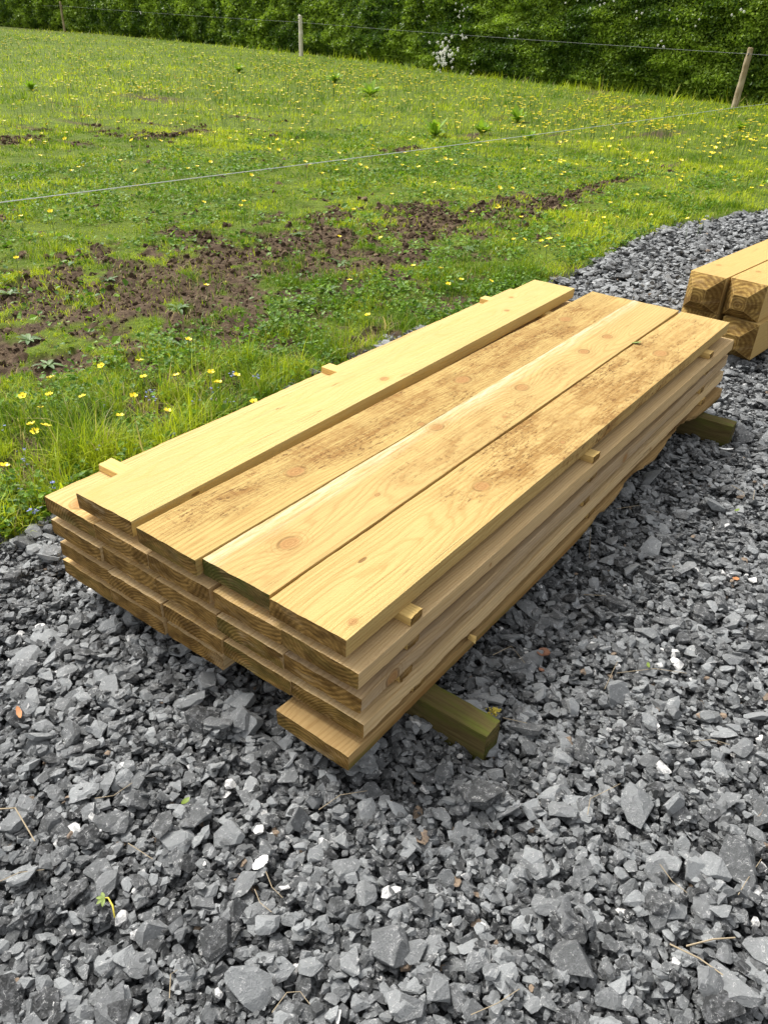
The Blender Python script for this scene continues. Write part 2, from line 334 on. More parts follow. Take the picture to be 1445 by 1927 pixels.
# ------------------------------------------------------------------ stones
def rock(seed, ncut, flat, bevel=0.0, elong=1.0):
    r = random.Random(seed); bm = bmesh.new(); bmesh.ops.create_cube(bm, size=2.4)
    for i in range(ncut):
        d = Vector((r.gauss(0, 1), r.gauss(0, 1), r.gauss(0, .75))).normalized()
        bmesh.ops.bisect_plane(bm, geom=bm.verts[:] + bm.edges[:] + bm.faces[:], plane_co=d * r.uniform(.62, .98), plane_no=d, clear_outer=True)
        ed = [e for e in bm.edges if e.is_boundary]
        if ed: bmesh.ops.holes_fill(bm, edges=ed, sides=0)
        bmesh.ops.remove_doubles(bm, verts=bm.verts, dist=.03)
    bmesh.ops.remove_doubles(bm, verts=bm.verts, dist=.09)
    if bevel:
        bmesh.ops.triangulate(bm, faces=[f for f in bm.faces if len(f.verts) > 12])
        bmesh.ops.bevel(bm, geom=bm.edges[:], offset=bevel, segments=1, affect='EDGES', clamp_overlap=True)
    bmesh.ops.recalc_face_normals(bm, faces=bm.faces)
    V = np.array([v.co[:] for v in bm.verts]); c = (V.max(0) + V.min(0)) / 2; V = V - c; V /= np.abs(V[:, :2]).max()
    V[:, 0] *= elong; V[:, 2] *= flat
    if bevel: V += (np.array([[r.gauss(0, 1) for _ in range(3)] for _ in V])) * .012
    ar = np.array([f.calc_area() for f in bm.faces]); ed = (ar < np.percentile(ar, 60) * .35).astype(float) if bevel else np.zeros(len(ar))
    loops = [l.vert.index for f in bm.faces for l in f.loops]; sizes = [len(f.verts) for f in bm.faces]
    bm.free(); return V, np.array(loops), np.array(sizes), ed

def rotmats(az, tx, ty):
    ca, sa = np.cos(az), np.sin(az); cx, sx = np.cos(tx), np.sin(tx); cy, sy = np.cos(ty), np.sin(ty)
    Z = np.zeros((len(az), 3, 3)); Z[:, 0, 0] = ca; Z[:, 0, 1] = -sa; Z[:, 1, 0] = sa; Z[:, 1, 1] = ca; Z[:, 2, 2] = 1
    X = np.zeros_like(Z); X[:, 0, 0] = 1; X[:, 1, 1] = cx; X[:, 1, 2] = -sx; X[:, 2, 1] = sx; X[:, 2, 2] = cx
    Y = np.zeros_like(Z); Y[:, 1, 1] = 1; Y[:, 0, 0] = cy; Y[:, 0, 2] = sy; Y[:, 2, 0] = -sy; Y[:, 2, 2] = cy
    return Z @ X @ Y

def scatter(name, variants, vi, pos, size, rot, tone, mats, smooth=False):
    Vs, Ls, Ss, As, Es = [], [], [], [], []; off = 0
    for k, (V, L, S_, E_) in enumerate(variants):
        m = np.where(vi == k)[0]
        if not len(m): continue
        W_ = np.einsum('nij,vj->nvi', rot[m], V) * size[m, None, None] + pos[m, None, :]
        nv = len(V)
        Vs.append(W_.reshape(-1, 3)); Ls.append((L[None, :] + (np.arange(len(m)) * nv)[:, None] + off).ravel())
        Ss.append(np.tile(S_, len(m))); As.append(np.repeat(tone[m], nv)); Es.append(np.tile(E_, len(m))); off += nv * len(m)
    return mesh_np(name, np.concatenate(Vs), loops=np.concatenate(Ls), sizes=np.concatenate(Ss), mats=mats, smooth=smooth,
                   attrs={'tone': np.concatenate(As)}, fattrs={'worn': np.concatenate(Es)})

def pile(cx, cy, r, hh, cell, x0, y0, H, off):
    """let stones settle one after another on a height map; returns their heights"""
    z = np.empty(len(cx))
    for i in range(len(cx)):
        rr = r[i]; k = max(1, int(rr / cell)); a = int((cx[i] - x0) / cell); b = int((cy[i] - y0) / cell)
        w_ = H[b - k:b + k + 1, a - k:a + k + 1]
        if w_.size == 0: z[i] = -1; continue
        base = .62 * w_.mean() + .38 * w_.max()
        z[i] = base + hh[i] * .62
        top = base + hh[i] * 1.3
        kk = max(1, int(rr * .8 / cell)); q = H[b - kk:b + kk + 1, a - kk:a + kk + 1]; np.maximum(q, top, out=q)
    return z

# small and large crushed slate pieces
V_S = [rock(100 + i, random.randint(7, 11), random.uniform(.28, .62), 0, random.uniform(.75, 1.6)) for i in range(46)]
V_L = [rock(300 + i, random.randint(11, 17), random.uniform(.24, .5), .04, random.uniform(.8, 1.3)) for i in range(40)]

def gravel_points():
    X, Y, Rr = [], [], []
    # area seen, with a generous margin, split by distance from the viewpoint
    zones = [(0, 2.15, 13500, .0077, .40), (2.15, 3.3, 12000, .0077, .38), (3.3, 5.2, 7500, .0090, .38), (5.2, 9.5, 2400, .0145, .34), (9.5, 16, 700, .026, .3)]
    for d0, d1, dens, med, sg in zones:
        n_ = int(dens * 17 * 15); x = rng.uniform(-1.3, 15.7, n_); y = rng.uniform(-8.5, 6.5, n_) if d0 > 5 else rng.uniform(-6.5, 1.7, n_)
        if d0 <= 5: 
            keep_n = int(dens * 17 * 8.2); x, y = x[:keep_n], y[:keep_n]
        d = np.hypot(x - CAM[0], y - CAM[1]); hd = np.hypot(d, 1.37)
        # inside the view wedge with margin
        q = np.stack([x, y, np.zeros_like(x)], 1) - CAM; qc = q @ ROT
        u = CX + F * qc[:, 0] / -qc[:, 2]; v = CY - F * qc[:, 1] / -qc[:, 2]
        ok = (qc[:, 2] < -.3) & (u > -900) & (u < 1445 + 1300) & (v < 1927 + 800) & (hd >= d0) & (hd < d1)
        outer = (u < -220) | (u > 1445 + 220) | (v > 1927 + 200); ok &= ~outer | (rng.random(len(x)) < .5)
        b = border(x) - y; ok &= b > -.03 - .10 * rng.random(len(x)) ** 3
        # under the timber only the outer rim is ever seen
        inner = (x > .28) & (x < 2.3) & (y > .0) & (y < .66); ok &= ~inner
        x, y = x[ok], y[ok]
        r = med * np.exp(rng.normal(0, sg, len(x))) * np.where(outer[ok], 1.4, 1)
        big = rng.random(len(x)) < (.005 if d0 < 3 else .006); r[big] = rng.uniform(.017, .033, big.sum()) * (1.15 if d0 > 3 else 1)
        hug = rng.random(len(x)) < .0005; r[hug] = rng.uniform(.033, .046, hug.sum())
        X.append(x); Y.append(y); Rr.append(np.minimum(r, .046))
    return np.concatenate(X), np.concatenate(Y), np.concatenate(Rr)
sx_, sy_, sr_ = gravel_points()
# a few big stones that stand out
BIG = [(405, 1775, .040), (1000, 1610 + 10, .026), (470, 1870, .040), (1075, 1810, .044), (690, 1680, .028), (1335, 1645, .038), (735, 1790, .042), (310, 1560, .033), (1225, 1560, .0), (505, 1745, .026), (655, 1640, .03),
       (1055, 1530, .030), (755, 1900, .036), (285, 1755, .032), (690, 1535, .026), (1020, 1715, .028), (1320, 800, .0), (800, 1372, .024), (835, 1345, .028), (1235, 1710, .030), (1110, 1065, .026), (1150, 1018, .03), (1340, 640, .0),
       (1395, 800 + 22, .052), (380, 1265, .0), (210, 1180, .032), (1330, 1865, .03), (1100, 1580, .0), (1385, 1630, .046)]
ord_ = rng.permutation(len(sx_)); sx_, sy_, sr_ = sx_[ord_], sy_[ord_], sr_[ord_]
# big ones settle late, so that they lie on top
late = np.argsort(np.where(sr_ > .019, rng.uniform(.6, 1.0, len(sr_)), rng.uniform(0, .93, len(sr_)))); sx_, sy_, sr_ = sx_[late], sy_[late], sr_[late]
bp = np.array([at(u, v, .0)[:2] for u, v, r in BIG if r > 0]); br = np.array([r * .86 for _, _, r in BIG if r > 0])
sx_ = np.r_[sx_, bp[:, 0]]; sy_ = np.r_[sy_, bp[:, 1]]; sr_ = np.r_[sr_, br]
cell = .006; x0_, y0_ = -1.6, -9.0
HH = np.full((int(16.2 / cell), int(17.8 / cell)), -.034, np.float32)
flat = rng.uniform(.38, .62, len(sr_))
sz_ = pile(sx_, sy_, sr_, sr_ * flat, cell, x0_, y0_, HH, 0)
# keep the bed level: sink what piled too high
med_h = .0
sz_ = np.where(sz_ > .0, .0 + (sz_) * .45, sz_)
# nothing may poke through the timber that rests on the bed
under = (sx_ > -.06) & (sx_ < 2.5) & (sy_ > -.2) & (sy_ < .87)
sz_ = np.where(under, np.minimum(sz_, .045 - sr_ * .6), sz_)
keep = np.ones(len(sx_), bool)
ns = len(sx_); large = sr_ > .0135
vi = np.where(large, len(V_S) + rng.integers(0, len(V_L), ns), rng.integers(0, len(V_S), ns))
tone = np.clip(rng.normal(.42, .25, ns), .0, 1.0)
t = rng.random(ns); tone = np.where((t < .013) & (sr_ < .018), rng.uniform(1.6, 2.0, ns), tone)       # white quartz
tone = np.where((t > .010) & (t < .018) & ~large, 3.0 + rng.random(ns) * .5, tone)               # rusty or tan
tone = np.where((t > .018) & (t < .075), rng.uniform(.85, 1.05, ns), tone)            # pale grey
tone = np.where(large & (tone < .9), np.clip(tone + .12, 0, .95), tone)
rot = rotmats(rng.uniform(0, 2 * np.pi, ns), rng.normal(0, .33, ns), rng.normal(0, .33, ns))
n = NT('crushed_slate')
P = n.coord('Object'); tn = n.attr('tone'); wn = n.attr('worn')
gcol = n.mix(n.ramp(tn, 0, 1.05), (.018, .019, .0195), (.285, .297, .30))
dust = n.noise(P, 75, 6, .72); cl = n.noise(P, 320, 4, .7)
gcol = n.mix(n.ramp(dust, .42, .68, 0, .42), gcol, (.27, .275, .285)); gcol = n.mix(n.ramp(cl, .55, .75, 0, .4), gcol, (.03, .032, .035))
vein = n.noise(n.vmul(P, (1, 1, 1.3), (3, 1, 2)), 34, 3, .6, 1.2)
vl = n.math('ABSOLUTE', n.math('SUBTRACT', vein, .5)); gcol = n.mix(n.math('MULTIPLY', n.ramp(vl, .0, .016, .8, 0), n.ramp(dust, .45, .6)), gcol, (.62, .62, .60))
gcol = n.mix(n.math('MULTIPLY', wn, .22), gcol, (.36, .37, .38))
wcol = n.mix(n.ramp(dust, .42, .62), (.82, .81, .78), (.42, .42, .42))
rcol = n.mix(n.ramp(dust, .4, .6), (.30, .22, .15), (.17, .13, .10))
fl = n.noise(P, 150, 3, .7); gcol = n.mix(n.ramp(fl, .70, .76, 0, .5), gcol, (.55, .55, .54)); c = n.mix(n.ramp(tn, 1.2, 1.3), gcol, wcol); c = n.mix(n.ramp(tn, 2.6, 2.7), c, rcol)
n.set(color=c, rough=n.ramp(cl, .3, .7, .48, .72), spec=.42); n.bump(n.math('ADD', dust, n.math('MULTIPLY', cl, .5)), .005, 1.0)
M_STONE = n.m
gravel = link('gravel', scatter('gravel', V_S + V_L, vi, np.stack([sx_, sy_, sz_], 1), sr_, rot, tone, [M_STONE]))
tag(gravel, 'bed of loose crushed grey slate gravel with white flecks', 'gravel', kind='stuff')
def stone_top(x, y):
    a = int((x - x0_) / cell); b = int((y - y0_) / cell); q = HH[b - 2:b + 3, a - 2:a + 3]
    h_ = float(np.median(q)) if q.size else 0.0
    return (h_ * .45 if h_ > 0 else h_) + .004

# ------------------------------------------------------------------ timber
Z0 = .1181; TH = .0431; ROWZ = {1: Z0, 2: .0654 + Z0, 3: .1322 + Z0, 4: .1986 + Z0, 5: .2642 + Z0}
def board_mesh(name, L, wd, th, mats, seed, wane=None, rough=.0006, chip=.0, cup=0.0, endcut=0.0):
    """sawn board lengthwise along x: rounded arrises, slightly wavy faces, optional bark wane on the right edge"""
    r_ = np.random.default_rng(seed); b = .0022
    xs = np.unique(np.concatenate([[0, .002, .006], np.linspace(.02, L - .02, int(L / .02)), [L - .006, L - .002, L]]))
    prof = []                                  # going round: top (left to right), right side, bottom, left side
    def seg(a, c, k): return [tuple(np.array(a) + (np.array(c) - np.array(a)) * i / k) for i in range(k)]
    prof += seg((-b, 0), (-wd + b, 0), 10); prof += seg((-wd + b * .3, -b * .3), (-wd, -b), 1); prof += seg((-wd, -b), (-wd, -th + b), 6)
    prof += seg((-wd + b * .3, -th + b * .3), (-wd + b, -th), 1); prof += seg((-wd + b, -th), (-b, -th), 10)
    prof += seg((-b * .3, -th + b * .3), (0, -th + b), 1); prof += seg((0, -th + b), (0, -b), 4); prof += [(0, -b), (-b * .3, -b * .3)]
    pr = np.array(prof); k = len(pr)
    V = np.zeros((len(xs), k, 3)); V[:, :, 0] = xs[:, None]; V[:, :, 1] = pr[None, :, 0]; V[:, :, 2] = pr[None, :, 1]
    sgn = np.sign(pr + [wd / 2, th / 2])
    f1 = fbm(np.repeat(xs[:, None], k, 1) * 2.5 + seed, np.broadcast_to(pr[:, 0] * 20, (len(xs), k)), np.broadcast_to(pr[:, 1] * 20, (len(xs), k)), 3) - .5
    f2 = fbm(np.repeat(xs[:, None], k, 1) * 40 + seed, np.broadcast_to(pr[:, 0] * 60, (len(xs), k)), np.broadcast_to(pr[:, 1] * 60, (len(xs), k)), 2) - .5
    V[:, :, 1] += sgn[:, 0] * (f1 * .004 + f2 * rough * 2.2); V[:, :, 2] += sgn[:, 1] * (f1 * .002 + f2 * rough)
    if wane is not None:
        for i, x in enumerate(xs):
            a = wane(x)
            if a <= 0: continue
            for j in range(k):
                y, z = V[i, j, 1], V[i, j, 2]
                dr = (y + wd); dz = (z + th) if wane_low else -z
                cut = a - (dr + dz * .8)
                if cut > 0:
                    g = (vnoise(x * 55 + seed, z * 90, y * 90) - .5) * .012 + (vnoise(x * 140 + seed, z * 160, y * 90) - .5) * .007
                    V[i, j, 1] += cut * .62 + g * min(1, cut / .012); V[i, j, 2] += cut * .42 * (1 if wane_low else -1)
    V = V.reshape(-1, 3)
    # slightly ragged sawn ends
    ends = V[:k]; V[:k, 0] += r_.normal(0, .0007, k) + endcut * (pr[:, 0]); V[-k:, 0] += r_.normal(0, .0007, k)
    I = np.arange(len(xs) * k).reshape(len(xs), k); J = np.roll(I, -1, 1)
    q = np.stack([I[:-1], J[:-1], J[1:], I[1:]], -1).reshape(-1, 4)
    loops = list(q.ravel()); sizes = [4] * len(q); mi = [0] * len(q)
    loops += list(I[0][::-1]) + list(I[-1]); sizes += [k, k]; mi += [1, 1]
    me = mesh_np(name, V, loops=loops, sizes=sizes, mats=mats, smooth=False, mat_idx=mi)
    return me
wane_low = True

BD = {  # name: row, x, y, yaw, extra width, length
 'P1': (5, .0012, .6955, .0173, 0, 2.4356), 'P2': (5, -.0026, .468, -.0045, -.0037, 2.4515), 'P3': (5, .0105, .2658, .0013, -.001, 2.441), 'P4': (5, .0029, .0609, -.0013, -.001, 2.440),
 'A4': (4, -.0031, .8471, .0026, .0028, 2.44), 'B4': (4, -.0011, .6422, -.0014, -.003, 2.45), 'C4': (4, -.0003, .4446, .0016, .0025, 2.60), 'D4': (4, .0005, .2268, .0033, -.0023, 2.45), 'E4': (4, .0014, .0292, -.0019, 0, 2.446),
 'A3': (3, -.0042, .8386, .0009, .0025, 2.44), 'B3': (3, .0033, .6345, 0, 0, 2.43), 'C3': (3, .002, .431, .001, 0, 2.44), 'D3': (3, .001, .2285, -.001, 0, 2.44), 'E3': (3, .0042, .0258, .0026, .002, 2.4414),
 'A2': (2, .0005, .828, .001, .0016, 2.44), 'B2': (2, -.002, .624, -.001, .001, 2.44), 'C2': (2, .001, .4195, .001, .001, 2.45), 'D2': (2, .0019, .214, -.0012, .002, 2.43), 'E2': (2, .0042, .0153, .0052, 0, 2.430),
 'A1': (1, .0027, .8363, -.0001, .002, 2.44), 'B1': (1, .004, .632, .001, 0, 2.44), 'C1': (1, .0096, .4248, -.0029, -.0048, 2.44), 'E1': (1, -.0314, .0223, -.0058, -.0015, 2.447)}
LB = {
 'P1': 'clean yellow board lying askew on the top layer, nearest the grass',
 'P2': 'top board with dark brown scuffs, beside the gap next to the askew clean board',
 'P3': 'top board with bleached white left edge, round knots and green near end',
 'P4': 'scuffed yellow top board nearest the open gravel',
 'A4': 'board with a big brown corner knot, sticking out left beneath the askew top board',
 'B4': 'board second from the grass, in the layer right under the top boards',
 'C4': 'middle board right under the top layer, its pale far end reaching past the rest',
 'D4': 'board with splintery near edge right under the top board with the green end',
 'E4': 'pale board jutting out under the top layer, carrying three little lath ends',
 'A3': 'leftmost board of the third layer from the top, grass side',
 'B3': 'third layer board second from the grass, pale greenish block on its end',
 'C3': 'middle board of the third layer from the top, pale smeared end',
 'D3': 'third layer board second from the gravel side, dark streaked end',
 'E3': 'third layer board with a large brown knot in its right edge near the corner',
 'A2': 'leftmost board of the fourth layer from the top, grass side',
 'B2': 'fourth layer board from the top, second from the grass',
 'C2': 'middle board of the fourth layer, pale peeled splinter on its near end',
 'D2': 'fourth layer board overhanging the empty place in the bottom layer',
 'E2': 'fourth layer board at the front right corner, just above the projecting bottom board',
 'A1': 'leftmost board of the bottom layer, grass side',
 'B1': 'bottom layer board, second from the grass',
 'C1': 'bottom layer board beside the empty place, its right face showing',
 'E1': 'bottom board poking out furthest towards the viewer, rough bark along its far lower edge'}
mt = {'A4': (W_A4, E_ENDS[2]), 'P1': (W_P1, E_ENDS[2]), 'P2': (W_P2, E_ENDS[0]), 'P3': (W_P3, E_GREEN), 'P4': (W_P4, E_ENDS[3]), 'C4': (W_BOARDS[2], E_ENDS[3]), 'E4': (W_BOARDS[2], E_ENDS[3]), 'E3': (W_KNOTSIDE, E_ENDS[2]), 'E1': (W_BARK, E_ENDS[1])}
def wane_fn(x):
    a = .0
    a = max(a, .060 * math.exp(-((x - 1.95) / .22) ** 2)); a = max(a, .050 * math.exp(-((x - 1.5) / .16) ** 2)); a = max(a, .022 * math.exp(-((x - 1.25) / .10) ** 2))
    return a + (.012 * (float(vnoise(x * 14, 3.0)) - .5) if a > .015 else 0)
def wane_small(x): return .012 * max(0, float(vnoise(x * 3.1 + 7, 2.2)) - .72) * 3
for i, (k, (row, x, y, yaw, dw, L)) in enumerate(BD.items()):
    m = list(mt.get(k, (W_BOARDS[i % 3], None)))
    er = random.Random(i * 13 + 5)
    if m[1] is not E_GREEN: m[1] = endgrain('end_grain', er.uniform(-.17, -.03), er.choice((-1, 1)) * er.uniform(.03, .16) - .02, 30 + i, pale=er.uniform(.1, .75), freq=er.uniform(520, 1000), ringk=er.uniform(.1, .65), green=er.choice((0, 0, .25, .4)))
    wn_ = wane_fn if k == 'E1' else (wane_small if k in ('E3', 'E2') else None)
    o = link('timber_board', board_mesh('timber_board', L, .2 + dw, TH, list(m), 40 + i, wane=wn_, rough=.0006 if row == 5 else .001), loc=(x, y, ROWZ[row]), rot=(0, 0, yaw))
    tag(o, LB[k], 'board', 'sawn softwood boards stacked in five layers')

# laths between the layers
def lath(name, x, row_below, y0, y1, lab, wd=.045, yaw=0.0, brk=False):
    zt = ROWZ[row_below + 1] - TH if row_below < 5 else 0; zb = ROWZ[row_below]; h = zt - zb - .0006
    me = board_mesh(name, y0 - y1, wd, h, [W_LATH, E_ENDS[1]], int(x * 100) + row_below, rough=.0006)
    # length axis x of the mesh runs along -y of the place
    o = link(name, me, loc=(x - wd / 2, y0, zt - .0003), rot=(0, 0, -math.pi / 2 + yaw)); 
    o.location = (x + wd / 2, y0, zt - .0003)
    return tag(o, lab, 'lath', 'thin laths spacing the board layers')
nearfar = {.185: 'nearest the viewer', 1.10: 'at the middle of the stack', 2.17: 'at the far end of the stack'}
for x, where in nearfar.items():
    lath('spacer_lath', x, 4, .848, -.168 if x < 2 else -.166, 'lath right under the top boards, ' + where, yaw=(.012 if x < 1 else 0))
for x, where in nearfar.items():
    for rb, lay in ((1, 'just above the bottom layer'), (2, 'second gap from the bottom'), (3, 'below the pale jutting board')):
        yend = {1: -.176, 2: -.172, 3: -.166}[rb]
        lath('spacer_lath', x + {1: .03, 2: -.02, 3: .01}[rb], rb, .82, yend, 'lath %s, %s' % (lay, where))

# bearers on the gravel
def bearer(x, y0, y1, yaw, lab):
    me = board_mesh('bearer', y0 - y1, .062, .092, [W_BEAR, E_BEAR], int(x * 50), rough=.0014)
    o = link('bearer', me, loc=(x + .031, y0, Z0 - TH), rot=(0, 0, -math.pi / 2 + yaw)); return tag(o, lab, 'timber', 'mossy bearers under the stack')
bearer(.253, .80, -.352, .10 * 0, 'dark green mossy timber bearer sticking out under the near end of the stack')
bearer(2.195, .80, -.315, 0, 'dark green mossy timber bearer sticking out under the far end of the stack')

# a few splinters and chips on the gravel side edge
def shard(px, lab, sz, col_mat, cat='wood splinter', name='wood_splinter', k=0):
    bm = bmesh.new(); r = random.Random(k)
    pts = []
    for i in range(14): pts.append(bm.verts.new((r.uniform(-1, 1) * sz[0], r.uniform(-1, 1) * sz[1], r.uniform(-1, 1) * sz[2])))
    h = bmesh.ops.convex_hull(bm, input=bm.verts)
    bmesh.ops.delete(bm, geom=[g for g in h['geom_interior'] if isinstance(g, bmesh.types.BMVert)], context='VERTS')
    me = bpy.data.meshes.new(name); bm.to_mesh(me); bm.free(); me.materials.append(col_mat)
    return tag(link(name, me, loc=px, rot=(r.uniform(-.3, .3), r.uniform(-.3, .3), r.uniform(0, 3))), lab, cat)
shard((.42, -.188, Z0 + .008), 'torn brown splinter hanging from the gap above the projecting bottom board', (.016, .009, .008), W_LATH, k=3)

# ------------------------------------------------------------------ gate posts with weathered pyramid ends
def gate_post_mesh(L, w_, mats, k):
    c = w_ * .20; dpt = w_ * .40      # inset of the small flat tip, length of the slopes
    ins = w_ * .31
    V = []; b = .003
    def ring(x, i): return [(x, -i, -i), (x, -w_ + i, -i), (x, -w_ + i, -w_ + i), (x, -i, -w_ + i)]
    R0 = ring(0, ins); R1 = ring(dpt, .0); R2 = ring(L - dpt, 0); R3 = ring(L, ins)
    V = R0 + R1 + R2 + R3; Fc = [(3, 2, 1, 0)]; mi = [1]
    for a, m_ in ((0, 1), (4, 0), (8, 1)):
        for j in range(4):
            Fc.append((a + j, a + (j + 1) % 4, a + 4 + (j + 1) % 4, a + 4 + j)); mi.append(m_)
    Fc.append((12, 13, 14, 15)); mi.append(1)
    bm = bmesh.new(); vs = [bm.verts.new(v) for v in V]
    for f, m_ in zip(Fc, mi): ff = bm.faces.new([vs[q] for q in f]); ff.material_index = m_
    bmesh.ops.recalc_face_normals(bm, faces=bm.faces)
    bmesh.ops.bevel(bm, geom=bm.edges[:], offset=.0007, segments=1, affect='EDGES')
    me = bpy.data.meshes.new('gate_post'); bm.to_mesh(me); bm.free()
    for m_ in mats: me.materials.append(m_)
    return me
PW = .177; yawp = -.1084; px0, py0 = 3.1375, .2442; ptop = .0236 + PW * 2 + .0018
ct, st_ = math.cos(yawp), math.sin(yawp)
def ppos(l, s_, z): return (px0 + l * ct + s_ * st_, py0 + l * st_ - s_ * ct, z)
E_POST = [endgrain('post_end_rings_%d' % i, cy, cz, 20 + i, dark=(.14, .072, .018), light=(.38, .245, .07), freq=430, pale=.2, ringk=.85) for i, (cy, cz) in enumerate([(-.075, -.105), (-.085, -.10), (-.03, -.02)])]
gp = [(0, 0, ptop, 0, 'upper left squared post with pyramid cut end and growth rings, right of the board stack'),
      (.0354, PW + .0085, ptop, 1, 'upper right squared post with pyramid cut end, at the right edge of the photo'),
      (.0, 0.0, .0236 + PW, 2, 'lower squared post on the gravel, mostly hidden behind the corner of the board stack'),
      (.012, PW + .030, .0236 + PW, 0, 'lower squared post on the gravel, beneath the upper right post')]
for i, (l, s_, z, e, lab) in enumerate(gp):
    o = link('gate_post', gate_post_mesh(2.4, PW, [W_POST, E_POST[e]], i), loc=ppos(l - PW * .4, s_, z), rot=(0, 0, yawp))
    tag(o, lab, 'post', 'squared posts stacked on the gravel')

# ------------------------------------------------------------------ grass
def view_ok(x, y, mu=420, mv=300, z=0.0):
    q = np.stack([x, y, np.full_like(x, z)], 1) - CAM; qc = q @ ROT
    u = CX + F * qc[:, 0] / -qc[:, 2]; v = CY - F * qc[:, 1] / -qc[:, 2]
    return (qc[:, 2] < -.3) & (u > -mu) & (u < 1445 + mu) & (v < 1927 + mv)
HPTS = np.array([(17.8, -14), (18.4, -3), (19.1, 4.2), (20.1, 8), (21.9, 13), (25.4, 21), (26.7, 25), (29, 33), (31.4, 45), (33, 62), (36, 120)])
def hedge_x(y): return np.interp(y, HPTS[:, 1], HPTS[:, 0])

def blades(name, n_, r0, r1, h_fn, wid, segs, mats, pw=1.0, region=None, colr=None):
    lr = rng.random(n_)
    rr = r0 * (r1 / r0) ** lr if pw == 1 else (r0 ** (1 - pw) + lr * (r1 ** (1 - pw) - r0 ** (1 - pw))) ** (1 / (1 - pw))
    az = rng.uniform(R(-2), R(84), n_); x = CAM[0] + rr * np.cos(az); y = CAM[1] + rr * np.sin(az)
    ok = view_ok(x, y) & (y > border(x) - .035) & (x < hedge_x(y) + .3)
    x, y = x[ok], y[ok]; s = soil(x, y)
    dn = fbm(x * 3.2 + 5, y * 3.2 + 1, o=3)
    edge = np.clip((y - border(x)) / .12 + .3, 0.1, 1)
    keep = rng.random(len(x)) < np.clip(1.02 - s * .90, .10, 1) * (.55 + .9 * dn) * edge
    x, y, s, dn = x[keep], y[keep], s[keep], dn[keep]; m = len(x)
    d = np.hypot(x - CAM[0], y - CAM[1])
    foot = np.clip(1 - (hedge_x(y) - x) / 1.3, 0, 1); h = h_fn(x, y, d, s) * rng.lognormal(0, .32, m) * np.clip(.45 + 3.2 * (fbm(x * 4.2 + 20, y * 4.2, o=3) - .33), .4, 2.0) * (1 + 1.8 * foot); wd = wid(d) * rng.lognormal(0, .42, m)
    z = gh(x, y, s) - .004
    a = rng.uniform(0, 2 * np.pi, m); lean = rng.uniform(.15, 1.25, m)
    dx, dy = np.cos(a), np.sin(a); sxn, syn = -dy, dx
    t_ = rng.uniform(-.6, .6, m); sxn2 = sxn * np.cos(t_) + dx * np.sin(t_); syn2 = syn * np.cos(t_) + dy * np.sin(t_)
    V = np.zeros((m, 2 * segs + 1, 3)); 
    for k in range(segs + 1):
        f = k / segs; out = h * (lean * f ** 1.7) * .8; up = h * (f - .42 * lean * f ** 2.4 * .75)
        wq = wd * (1 - f ** 1.6) * .5 + (0 if k == segs else wd * .04)
        cxp, cyp, czp = x + dx * out, y + dy * out, z + np.maximum(up, .1 * h * f)
        if k < segs:
            V[:, 2 * k] = np.stack([cxp - sxn2 * wq, cyp - syn2 * wq, czp], 1); V[:, 2 * k + 1] = np.stack([cxp + sxn2 * wq, cyp + syn2 * wq, czp], 1)
        else: V[:, 2 * k] = np.stack([cxp, cyp, czp], 1)
    base = (np.arange(m) * (2 * segs + 1))[:, None]
    loops = []; sizes = []
    pat = []; ps = []
    for k in range(segs):
        if k < segs - 1: pat += [2 * k, 2 * k + 1, 2 * k + 3, 2 * k + 2]; ps.append(4)
        else: pat += [2 * k, 2 * k + 1, 2 * k + 2]; ps.append(3)
    loops = (base + np.array(pat)[None, :]).ravel(); sizes = np.tile(ps, m)
    tn = np.clip(rng.normal(.5, .2, m) + (fbm(x * .9, y * .9, o=3) - .5) * 1.6 + (fbm(x * 4.5 + 2, y * 4.5, o=3) - .5) * 1.5 - s * .15, 0, 1); tn = np.where(rng.random(m) < .035 + .16 * s, 2, tn)
    return V.reshape(-1, 3), loops, sizes, np.repeat(tn, 2 * segs + 1)

def leafmat(name, c0, c1, dry, trans=.45, rough=.5):
    n = NT(name); tn = n.attr('tone'); c = n.mix(n.ramp(tn, 0, 1), c0, c1); c = n.mix(n.ramp(tn, 1.4, 1.6), c, dry)
    n.set(color=c, rough=rough, spec=.3)
    tr = n.t.nodes.new('ShaderNodeBsdfTranslucent'); n._in(tr.inputs[0], n.mix(.5, c, n.mix(1, c, (1.0, 1.0, .35), 'MULTIPLY')))
    mx = n.t.nodes.new('ShaderNodeMixShader'); mx.inputs[0].default_value = trans
    n.t.links.new(n.b.outputs[0], mx.inputs[1]); n.t.links.new(tr.outputs[0], mx.inputs[2]); n.t.links.new(mx.outputs[0], n.o.inputs[0])
    return n.m
M_GRASS = leafmat('grass_blades', (.105, .205, .008), (.49, .575, .026), (.52, .44, .20))
def h_near(x, y, d, s):
    strip = np.clip(1 - (y - border(x) - .15) / .75, 0, 1)
    left = np.clip(1.6 - x * .6, .0, 1)
    return (.026 + .044 * strip * (.45 + .6 * left)) * (1 + .9 * (fbm(x * 2 + 3, y * 2, o=2) - .4))
def h_far(x, y, d, s): return .031 * (1 + 1.0 * (fbm(x * 1.4 + 3, y * 1.4, o=3) - .45)) * np.clip(d / 9, 1, 1.8)
parts = [blades('g', 175000, 2.1, 5.2, h_near, lambda d: .0030 + 0 * d, 3, None),
         blades('g', 210000, 4.6, 12, h_near, lambda d: .0034 * np.clip(d / 5, 1, 2.2), 2, None),
         blades('g', 190000, 10, 62, h_far, lambda d: .0075 * np.clip(d / 10, 1, 4.5), 1, None, pw=1.35)]
off = 0; VV, LL, SS, TT = [], [], [], []
for V, L_, S_, T_ in parts: VV.append(V); LL.append(L_ + off); SS.append(S_); TT.append(T_); off += len(V)
